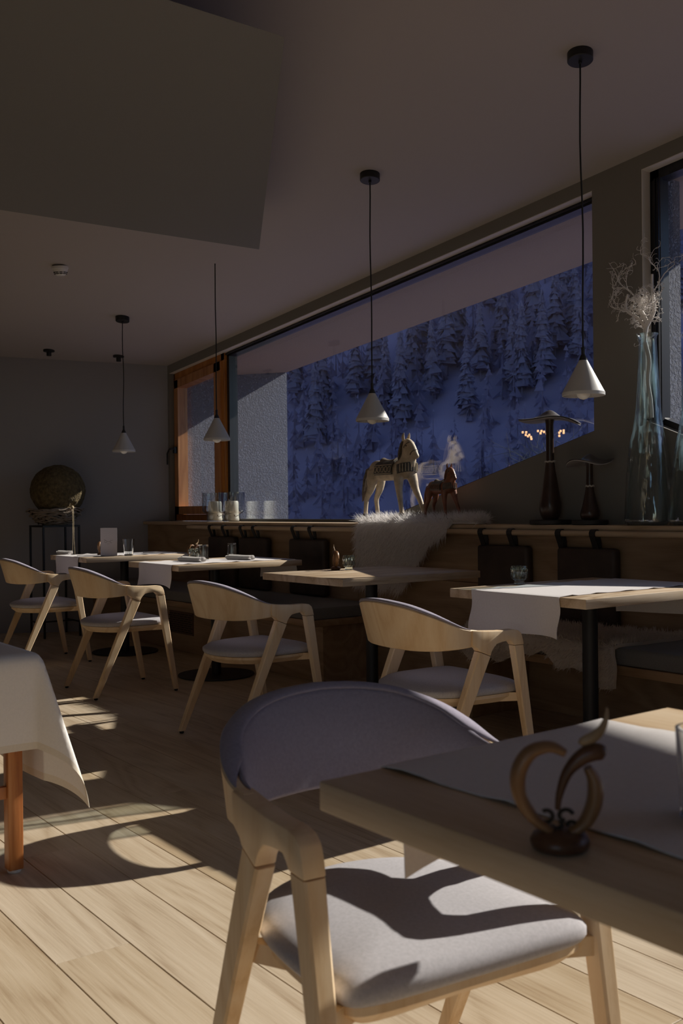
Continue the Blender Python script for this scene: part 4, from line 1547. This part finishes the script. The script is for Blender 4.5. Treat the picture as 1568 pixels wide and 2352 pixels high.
# candle lanterns ----------------------------------------------------
for y, lab, cl in ((7.235, 'smoked glass candle lantern farther left on the shelf', 'ivory pillar candle inside the left glass lantern'),
                   (6.965, 'smoked glass candle lantern standing on the right of the pair', 'ivory pillar candle inside the right glass lantern')):
    t = thing('candle_lantern', lab, 'lantern', (4.115, y, SH), 0, 'pair of glass candle lanterns')
    P = [(0.066, 0.0005), (0.070, 0.004), (0.070, 0.055), (0.076, 0.066), (0.098, 0.078), (0.105, 0.090), (0.106, 0.24)]
    prof = P + [(r - 0.0035, max(z, 0.008)) for r, z in P[::-1]]
    obj('glass', Lt(prof, 48), M['smoke'], t, 40)
    c = thing('candle', cl, 'candle', (4.115, y, SH + 0.0086), 0, 'pair of pillar candles')
    obj('wax', Lt([(0.055, 0.063), (0.056, 0.066), (0.055, 0.15), (0.050, 0.160), (0.036, 0.158), (0.02, 0.154)], 36), M['candle'], c, 40)
    obj('candle_base', Lt([(0.058, 0.0), (0.060, 0.003), (0.060, 0.022), (0.057, 0.026), (0.057, 0.060), (0.054, 0.0625)], 36), M['candle'], c, 40)
    bm = bmesh.new()
    lathe(bm, [(0.0065, -0.001), (0.0065, 0.0015)], 14)
    bmesh.ops.rotate(bm, verts=bm.verts, matrix=Matrix.Rotation(pi / 2, 3, 'Y'))
    bmesh.ops.rotate(bm, verts=bm.verts, matrix=Matrix.Rotation(radians(212), 3, 'Z'))
    bmesh.ops.translate(bm, verts=bm.verts, vec=(0.0575 * cos(radians(262)), 0.0575 * sin(radians(262)), 0.042))
    obj('switch_dot', bm, M['dark_slot'], c, 60)
    obj('wick', Tb([(0, 0, 0.153), (0.001, 0, 0.166)], 0.0014, 6), M['dark_slot'], c)

# plant stand, twig nest and moss ball -------------------------------
t = thing('plant_stand', 'slim black metal stand carrying the twig nest at the back wall', 'stand', (3.212, 8.46, 0))
hw, HT = 0.158, 0.966
for sx in (-1, 1):
    for sy in (-1, 1):
        obj('leg', B((sx * hw - 0.008, sy * hw - 0.008, 0.0005), (sx * hw + 0.008, sy * hw + 0.008, HT - 0.0165), 0.001, 1), M['black'], t, 0)
for s_ in (-1, 1):
    obj('top_rail', B((-hw - 0.008, s_ * hw - 0.008, HT - 0.016), (hw + 0.008, s_ * hw + 0.008, HT), 0.001, 1), M['black'], t, 0)
    obj('top_rail', B((s_ * hw - 0.008, -hw + 0.0085, HT - 0.016), (s_ * hw + 0.008, hw - 0.0085, HT), 0.001, 1), M['black'], t, 0)
    obj('stretcher', B((s_ * hw - 0.006, -hw + 0.0085, 0.12), (s_ * hw + 0.006, hw - 0.0085, 0.132)), M['black'], t, 0)
obj('stretcher', B((-hw + 0.0065, -0.006, 0.12), (hw - 0.0065, 0.006, 0.132)), M['black'], t, 0)
obj('top_plate', B((-hw + 0.0085, -hw + 0.0085, HT - 0.006), (hw - 0.0085, hw - 0.0085, HT - 0.001)), M['black'], t, 0)

NX, NY = 3.212, 8.455
nest = thing('twig_nest', 'grey twig nest under the moss ball, with a twine hanging down', 'nest', (NX, NY, HT + 0.001))
rnd = random.Random(9)
bm = bmesh.new()
for k in range(86):
    f = rnd.random()
    z = 0.012 + 0.125 * f
    R = 0.125 + 0.11 * f ** 0.8 + rnd.uniform(-.012, .008)
    a0 = rnd.uniform(0, 2 * pi)
    span = rnd.uniform(0.8, 1.9)
    pts = []
    for q in range(9):
        a = a0 + span * q / 8
        w = R + 0.010 * sin(q * 1.3 + k)
        if q in (0, 8):
            w += rnd.uniform(0.0, 0.012)
        pts.append((w * cos(a), w * sin(a), z + 0.012 * sin(q * 0.8 + k * 1.7)))
    tube(bm, pts, [rnd.uniform(.0035, .0075)] * 9, 6)
for a in [2 * pi * k / 26 for k in range(26)]:
    tube(bm, [(0.02 * cos(a), 0.02 * sin(a), 0.008), (0.12 * cos(a + .2), 0.12 * sin(a + .2), 0.012), (0.19 * cos(a + .5), 0.19 * sin(a + .5), 0.07)], 0.005, 5)
o = obj('twigs', bm, M['twig'], nest, 60)
o['kind'] = 'stuff'
bm = bmesh.new()
def onr(a, r, z):
    return (r * cos(a), r * sin(a), z)
aT = radians(-92)
for dx in (-0.004, 0.005):
    tube(bm, [onr(aT, 0.20, 0.15), (0.06 + dx, -0.245, 0.152), (0.06 + dx, -0.262, 0.12), (0.062 + dx, -0.262, 0.02), (0.062 + dx, -0.262, -0.10), (0.062 + dx * 3, -0.262, -0.32)], 0.0030, 6)
ellipsoid(bm, (0.06, -0.252, 0.150), (0.015, 0.013, 0.016), 10, 8)
obj('twine', bm, M['twine'], nest, 60)

ball = bmesh.new()
bmesh.ops.create_icosphere(ball, subdivisions=5, radius=1.0)
for v in ball.verts:
    n = v.co.normalized()
    d = 0.232 + 0.006 * noise.noise(n * 5) + 0.004 * noise.noise(n * 22) + 0.0035 * noise.noise(n * 55)
    v.co = n * d
    v.co.z *= 0.96
tag(obj('moss_ball', ball, M['moss'], None, 80, (NX + 0.015, NY - 0.045, HT + 0.30)), 'large dry moss ball resting in the twig nest', 'ball')

# ------------------------------------------------------------------ things on the tables
TZ = 0.7503
def ornament(label, loc, rotz):
    """apple outline of two bent wooden bands, a dark stalk, a leaf and iron scrollwork on a round foot"""
    t = thing('wooden_ornament', label, 'ornament', loc, rotz, 'bent-wood apple ornaments on the tables')
    def strip(pts, w, th):
        bm = bmesh.new()
        c = catmull([(x, 0, z) for x, z in pts], 5)
        tube(bm, c, [w * (0.55 + 0.45 * sin(pi * min(1, max(0.12, i / (len(c) - 1)))) ) for i in range(len(c))], 10, th / w, up_hint=(0, 1, 0.01))
        return bm
    t.scale = (0.92, 0.92, 0.84)
    obj('foot', Lt([(0.022, 0.0), (0.029, 0.003), (0.031, 0.010), (0.028, 0.017), (0.018, 0.021), (0.004, 0.022)], 28), M['deco_a'], t, 60)
    obj('left_band', strip([(-0.010, 0.020), (-0.028, 0.036), (-0.0415, 0.062), (-0.042, 0.088), (-0.030, 0.110), (-0.010, 0.117), (0.006, 0.110)], 0.0125, 0.0085), M['deco_b'], t, 60)
    obj('right_band', strip([(0.012, 0.019), (0.027, 0.032), (0.036, 0.055), (0.036, 0.078), (0.029, 0.094)], 0.0125, 0.0085), M['deco_b'], t, 60)
    bm = bmesh.new()
    tube(bm, catmull([(-0.002, 0, 0.045), (0.0, 0, 0.062), (0.008, 0, 0.087), (0.022, 0, 0.104), (0.036, 0, 0.1115), (0.048, 0, 0.110)], 4),
         [0.0028, 0.0030, 0.0032, 0.0035, 0.004, 0.0044, 0.005, 0.0055, 0.006, 0.0066, 0.0074, 0.0082, 0.0088, 0.0094, 0.0099, 0.0102, 0.0103, 0.0102, 0.0096, 0.008, 0.003], 12)
    obj('stalk', bm, M['deco_a'], t, 60)
    bm = bmesh.new()
    tube(bm, catmull([(0.020, 0, 0.1215), (0.034, 0, 0.1275), (0.044, 0, 0.138), (0.049, 0, 0.152), (0.0495, 0, 0.163)], 4),
         [0.001, 0.0045, 0.006, 0.0065, 0.0065, 0.0062, 0.0058, 0.0052, 0.0046, 0.004, 0.0035, 0.003, 0.0026, 0.0022, 0.0018, 0.0013, 0.0006], 8, 0.55, up_hint=(0, 0, 1))
    tube(bm, [(0.025, 0, 0.124), (0.024, 0, 0.110)], 0.0008, 5)
    obj('leaf', bm, M['deco_c'], t, 60)
    bm = bmesh.new()
    for cx_, cz, r_, a0, a1 in ((-0.014, 0.0375, 0.0085, -2.6, 2.2), (0.006, 0.0375, 0.008, 0.3, 4.6), (-0.002, 0.028, 0.006, -3.0, 1.0), (0.012, 0.0265, 0.0055, -0.5, 3.4), (-0.014, 0.026, 0.0045, 0.5, 4.4)):
        tube(bm, [(cx_ + r_ * (1 - .35 * k / 14) * cos(a0 + (a1 - a0) * k / 14), 0.001, cz + r_ * (1 - .35 * k / 14) * sin(a0 + (a1 - a0) * k / 14)) for k in range(15)], 0.0025, 6)
    obj('scrollwork', bm, M['iron'], t, 60)
    return t
ornament('large wooden apple ornament in the foreground on the nearest table', (0.741, 0.643, TZ), radians(-42))
ornament('wooden apple ornament on the bare table, seen edge-on beside a green glass', (3.215, 4.345, TZ), radians(66))
ornament('wooden apple ornament on the table with the rolled napkins', (3.20, 5.925, TZ), radians(10))
ornament('wooden apple ornament on the farthest table left of the menu card', (3.07, 7.14, TZ), radians(42))

def votive(label, loc):
    t = thing('green_glass', label, 'glass', loc, 0, 'ribbed green glasses')
    P = [(0.019, 0.0003), (0.022, 0.002), (0.0215, 0.012), (0.0205, 0.015), (0.030, 0.021), (0.034, 0.030), (0.0345, 0.060), (0.0335, 0.074), (0.0315, 0.0785)]
    n = 56
    bm = bmesh.new()
    rr = []
    for i, (r, z) in enumerate(P):
        a = 0.0016 if 5 <= i <= 7 else 0.0
        rr.append(ring(bm, [((r + a * cos(14 * 2 * pi * k / n)) * cos(2 * pi * k / n), (r + a * cos(14 * 2 * pi * k / n)) * sin(2 * pi * k / n), z) for k in range(n)]))
    for r, z in P[::-1]:
        if z > 0.014:
            rr.append(ring(bm, [(max(.003, r - 0.0032) * cos(2 * pi * k / n), max(.003, r - 0.0032) * sin(2 * pi * k / n), max(z - 0.0005, 0.019)) for k in range(n)]))
    skin(bm, rr)
    obj('bowl', bm, M['green'], t, 30)
    return t
votive('ribbed green glass standing alone on the right-hand table', (3.163, 2.955, TZ))
votive('ribbed green glass beside the wooden ornament on the bare table', (3.262, 4.29, TZ))
votive('ribbed green glass behind the upturned tumbler and the left napkin', (3.175, 5.868, TZ))
votive('ribbed green glass half hidden behind the menu card', (3.085, 7.075, TZ))

def tumbler(label, loc, inverted, h=0.108, r0=0.028, r1=0.036, fl=10):
    t = thing('tumbler', label, 'glass', loc, 0, 'clear faceted tumblers')
    n = 60
    P = [(r0, 0.0003), (r0 + 0.001, 0.004)] + [(r0 + (r1 - r0) * k / 6, h * k / 6) for k in range(1, 7)]
    I = [(max(0.003, r - 0.003), max(z, 0.012)) for r, z in P[::-1]]
    rr = []
    bm = bmesh.new()
    for i, (r, z) in enumerate(P + I):
        a = 0.0011 if 1 <= i <= 5 else 0.0
        if inverted:
            z = h - z + 0.0006
        rr.append(ring(bm, [((r + a * abs(cos(fl / 2 * 2 * pi * k / n))) * cos(2 * pi * k / n), (r + a * abs(cos(fl / 2 * 2 * pi * k / n))) * sin(2 * pi * k / n), z) for k in range(n)]))
    skin(bm, rr)
    obj('glass_body', bm, M['clear'], t, 30)
    return t
tumbler('upturned clear tumbler behind the left rolled napkin', (3.205, 5.79, TZ), True, 0.105, 0.029, 0.0335)
tumbler('upturned clear tumbler standing alone behind the right rolled napkin', (3.475, 5.885, TZ), True, 0.105, 0.027, 0.0315)
tumbler('upright fluted tumbler to the right of the menu card', (3.155, 6.835, TZ), False, 0.125, 0.030, 0.0435, 14)
tumbler('clear tumbler on the nearest table, cut off by the right edge', (0.930, 0.600, TZ + 0.0012), False, 0.095, 0.031, 0.037)

def napkin(label, loc, rotz, L=0.20, W=0.062):
    t = thing('napkin', label, 'napkin', loc, rotz, 'rolled white napkins')
    # spiral section in local y-z, extruded along local x
    sec = []
    for k in range(46):
        a = 0.2 + k * 0.30
        r = 0.004 + 0.0088 * a / 6.28
        sec.append((W / 2 / 0.0225 * r * cos(a), 0.0185 + 0.80 * r * sin(a)))
    bm = bmesh.new()
    rows_ = []
    for i in range(11):
        f = i / 10
        x = L * (f - 0.5)
        rows_.append([bm.verts.new((x + 0.004 * sin(k * .4), y * (1 + 0.05 * sin(f * 6)), z * (1 + 0.05 * sin(f * 5 + 1)))) for k, (y, z) in enumerate(sec)])
    for a, b in zip(rows_, rows_[1:]):
        for k in range(len(sec) - 1):
            bm.faces.new((a[k], a[k + 1], b[k + 1], b[k]))
    zmin = min(v.co.z for v in bm.verts)
    for v in bm.verts:
        v.co.z -= zmin - 0.0008
    bmesh.ops.solidify(bm, geom=bm.faces[:], thickness=0.0014)
    obj('folded_cloth', bm, M['napkin'], t, 60)
    return t
napkin('rolled white napkin at the left, in front of the upturned tumbler', (3.045, 5.66, TZ + 0.0026), radians(-72))
napkin('rolled white napkin to the right on the same table as the other', (3.385, 5.63, TZ + 0.0026), radians(-66))
napkin('rolled grey-white napkin at the far corner of the farthest table', (2.885, 7.395, TZ), radians(-50), 0.12, 0.05)

t = thing('menu_card', 'folded lilac menu card standing on the farthest table', 'menu card', (3.085, 6.88, TZ + 0.0016), 0)
def card_panel(name, p0, p1, h0, h1):
    bm = bmesh.new()
    d = Vector((p1[0] - p0[0], p1[1] - p0[1])).normalized()
    n = Vector((-d.y, d.x)) * 0.0012
    pts0 = [(p0[0], p0[1], 0.0002), (p1[0], p1[1], 0.0002), (p1[0] + n.x, p1[1] + n.y, 0.0002), (p0[0] + n.x, p0[1] + n.y, 0.0002)]
    hs = (h0, h1, h1, h0)
    skin(bm, [ring(bm, pts0), ring(bm, [(x, y, h) for (x, y, _), h in zip(pts0, hs)])])
    return obj(name, bm, M['card'], t, 0)
PF, PL = (0.0, 0.0), (-0.104, 0.060)
fp = card_panel('front_panel', PL, PF, 0.206, 0.206)
card_panel('back_panel', (0.0005, 0.0016), (-0.070, 0.098), 0.206, 0.206)
dv = Vector((PF[0] - PL[0], PF[1] - PL[1])).normalized()
nv = Vector((dv.y, -dv.x)) * 0.0008
def on_card(u, z):
    return (PL[0] + dv.x * u + nv.x, PL[1] + dv.y * u + nv.y, z)
bm = bmesh.new()
def arc(cu, cz, r, a0, a1, n=12, w=0.0007):
    tube(bm, [on_card(cu + r * cos(a0 + (a1 - a0) * k / n), cz + r * sin(a0 + (a1 - a0) * k / n)) for k in range(n + 1)], w, 4)
arc(0.038, 0.106, 0.0085, 0, 2 * pi, 16)                       # round fruit with stalk and leaf
tube(bm, [on_card(0.034, 0.114), on_card(0.029, 0.122), on_card(0.025, 0.120)], 0.0008, 4)
tube(bm, [on_card(0.0465, 0.107), on_card(0.054, 0.1045), on_card(0.062, 0.106), on_card(0.070, 0.105)], 0.0006, 4)
arc(0.079, 0.106, 0.009, 0.9, 5.2)                             # the letter C at the right
tube(bm, [on_card(0.085, 0.114), on_card(0.090, 0.117)], 0.0006, 4)
tube(bm, [on_card(0.045, 0.089), on_card(0.072, 0.089)], 0.0004, 4)
obj('emblem', bm, M['ink'], fp, 0)

def cutlery(kind, label, loc, rotz):
    t = thing(kind, label, kind, loc, rotz, 'cutlery on the farthest table')
    bm = bmesh.new()
    tube(bm, catmull([(-0.10, 0, 0.003), (-0.06, 0, 0.0045), (0.0, 0, 0.0035), (0.03, 0, 0.006)], 4), [0.0045] * 4 + [0.0035] * 4 + [0.0026] * 5, 8, 0.45, up_hint=(0, 1, 0))
    obj('handle', bm, M['steel'], t, 60)
    bm = bmesh.new()
    if kind == 'knife':
        prism(bm, [(0.031, -0.005), (0.10, -0.008), (0.112, 0.002), (0.104, 0.007), (0.031, 0.004)], 'z', 0.0042, 0.006)
        obj('blade', bm, M['steel'], t, 30)
    else:
        prism(bm, [(0.031, -0.004), (0.046, -0.011), (0.060, -0.011), (0.060, 0.011), (0.046, 0.011), (0.031, 0.004)], 'z', 0.0045, 0.0062)
        for k in range(4):
            y = -0.0095 + 0.0063 * k
            tube(bm, [(0.060, y, 0.0053), (0.085, y, 0.0078), (0.098, y, 0.0062)], [0.0015, 0.0013, 0.0006], 6)
        obj('tines', bm, M['steel'], t, 30)
    return t
cutlery('knife', 'steel knife on the runner at the left of the farthest table', (2.985, 7.26, TZ + 0.0015), radians(-15))
cutlery('fork', 'steel fork lying nearest the left edge of the farthest table', (2.945, 7.04, TZ + 0.0015), radians(-40))
cutlery('fork', 'steel fork to the right of the fluted tumbler on the farthest table', (3.34, 7.05, TZ + 0.0015), radians(-60))
cutlery('knife', 'steel knife at the right end of the farthest table', (3.50, 7.10, TZ + 0.0015), radians(-48))

# ------------------------------------------------------------------ outside: wooded slope in shade
RD = Vector((0.95, 0.31)).normalized()
RS = Vector((-RD.y, RD.x))
def slope_z(x, y):
    q, l = RD.x * x + RD.y * y, RS.x * x + RS.y * y
    z = -12.0
    if q > 105:
        z += 0.86 * (min(q, 305) - 105) * (1 + 0.05 * sin(l * 0.021))
    z += 5.0 * noise.noise(Vector((q * 0.012, l * 0.012, 0.3))) * min(1, max(0, (q - 90) / 60))
    return z
bm = bmesh.new()
NQ, NL = 46, 60
V = []
for i in range(NQ + 1):
    q = 6 + 420 * (i / NQ) ** 1.15
    rw = []
    for j in range(NL + 1):
        l = -330 + 760 * j / NL
        x, y = RD.x * q + RS.x * l, RD.y * q + RS.y * l
        rw.append(bm.verts.new((x, y, slope_z(x, y))))
    V.append(rw)
for i in range(NQ):
    for j in range(NL):
        bm.faces.new((V[i][j], V[i][j + 1], V[i + 1][j + 1], V[i + 1][j]))
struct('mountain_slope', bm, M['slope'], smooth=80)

def fir(bm, x, y, z, h, rnd, n=60, slim=1.0):
    """ragged conifer: drooping sprays scattered over a narrow cone, plus a trunk"""
    w = h * rnd.uniform(0.15, 0.20) * slim
    for k in range(n):
        f = rnd.random() ** 1.25
        a = rnd.uniform(0, 2 * pi)
        r = w * (1 - f) * rnd.uniform(0.35, 1.15) + 0.01 * h
        zz = z + h * (0.05 + 0.93 * f)
        c, s_ = cos(a), sin(a)
        L = (0.10 + 0.16 * (1 - f)) * h * rnd.uniform(0.6, 1.2)
        wd = L * rnd.uniform(0.22, 0.42)
        p0 = (x + r * 0.25 * c, y + r * 0.25 * s_, zz + L * rnd.uniform(0.25, 0.6))
        p1 = (x + r * c - wd * s_, y + r * s_ + wd * c, zz - L * rnd.uniform(0.1, 0.4))
        p2 = (x + r * c + wd * s_, y + r * s_ - wd * c, zz - L * rnd.uniform(0.1, 0.4))
        bm.faces.new([bm.verts.new(p) for p in (p0, p1, p2)])
    tr = [bm.verts.new((x + 0.018 * h * cos(a), y + 0.018 * h * sin(a), z - 1)) for a in (0, 2.1, 4.2)]
    tp = bm.verts.new((x, y, z + h))
    for a in range(3):
        bm.faces.new((tr[a], tr[(a + 1) % 3], tp))

rnd = random.Random(31)
bm = bmesh.new()
cnt = 0
while cnt < 5600:
    q, l = rnd.uniform(112, 300), rnd.uniform(-60, 290)
    x, y = RD.x * q + RS.x * l, RD.y * q + RS.y * l
    if x < 30:
        continue
    fir(bm, x, y, slope_z(x, y), rnd.uniform(6, 11), rnd, 18)
    cnt += 1
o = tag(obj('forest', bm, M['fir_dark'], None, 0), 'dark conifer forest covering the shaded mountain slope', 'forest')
o['kind'] = 'stuff'

def pix(x, y, D):
    """point seen at picture position (x, y) at distance D from the camera"""
    return Vector((0, 0, CAM_H)) + (fw + rt * ((x - 784) / 2287.0) - up * ((y - 1176) / 2287.0)) * D
meshes = []
for k in range(4):
    bm = bmesh.new()
    fir(bm, 0, 0, 0, 1.0, random.Random(50 + k), 260, 0.85)
    me = bpy.data.meshes.new('frosted_conifer')
    bm.to_mesh(me)
    bm.free()
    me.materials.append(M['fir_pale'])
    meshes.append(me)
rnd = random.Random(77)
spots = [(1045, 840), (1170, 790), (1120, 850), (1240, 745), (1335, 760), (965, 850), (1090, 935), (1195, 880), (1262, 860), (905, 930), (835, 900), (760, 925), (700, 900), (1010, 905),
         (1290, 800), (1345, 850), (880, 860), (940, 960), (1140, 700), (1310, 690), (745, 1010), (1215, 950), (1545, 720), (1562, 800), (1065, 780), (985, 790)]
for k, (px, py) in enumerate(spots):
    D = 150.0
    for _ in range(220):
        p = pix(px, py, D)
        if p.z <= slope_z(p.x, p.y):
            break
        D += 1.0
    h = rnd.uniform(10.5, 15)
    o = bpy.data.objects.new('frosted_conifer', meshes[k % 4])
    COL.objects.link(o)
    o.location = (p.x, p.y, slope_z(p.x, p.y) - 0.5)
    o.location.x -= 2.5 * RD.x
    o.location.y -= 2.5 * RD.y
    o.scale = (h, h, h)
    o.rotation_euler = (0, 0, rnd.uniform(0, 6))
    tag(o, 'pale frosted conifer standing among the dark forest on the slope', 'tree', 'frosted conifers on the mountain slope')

# bare shrub with small glowing orange boxes outside the wide window
D = 15.0
c0 = pix(1255, 1020, D)
t = thing('bare_tree', 'bare garden tree outside with small orange lights among its branches', 'tree', (c0.x, c0.y, -0.6))
rnd = random.Random(3)
bm = bmesh.new()
zc0 = c0.z + 0.6
tube(bm, [(0, 0, -0.6), (0.02, 0, zc0 * 0.4), (0, 0.02, zc0 - 0.5)], [0.06, 0.05, 0.035], 8)
obj('trunk', bm, M['bush'], t, 60)
bm = bmesh.new()
for k in range(95):
    a, e = rnd.uniform(0, 2 * pi), rnd.uniform(-0.15, 1.2)
    d = Vector((cos(a) * cos(e), sin(a) * cos(e), sin(e)))
    L = rnd.uniform(0.45, 0.95)
    s0 = Vector((0, 0, zc0 - 0.5 + rnd.uniform(-0.1, 0.2)))
    pts = [s0 + d * (L * q / 4) + Vector((rnd.gauss(0, .03), rnd.gauss(0, .03), rnd.gauss(0, .03))) * q for q in range(5)]
    tube(bm, pts, [0.008, 0.007, 0.005, 0.004, 0.002], 4)
o = obj('branches', bm, M['bush'], t, 0)
o['kind'] = 'stuff'
for px, py in ((1200, 993), (1208, 993), (1207, 999), (1212, 1002), (1215, 999), (1219, 1004), (1220, 1008), (1235, 990), (1243, 990), (1241, 995), (1249, 992), (1255, 996), (1257, 991),
               (1284, 994), (1287, 990), (1294, 989), (1294, 994), (1284, 1001)):
    p = pix(px, py, D + rnd.uniform(-0.45, 0.35)) - Vector(t.location)  # placed at image pixels; random depth along the line of sight breaks the flat layout
    bm = bmesh.new()
    box(bm, (p.x - 0.012, p.y - 0.012, p.z - 0.017), (p.x + 0.012, p.y + 0.012, p.z + 0.017), 0.004, 2)
    obj('lantern', bm, M['lantern'], t, 40)  # plain emissive box for each small orange light
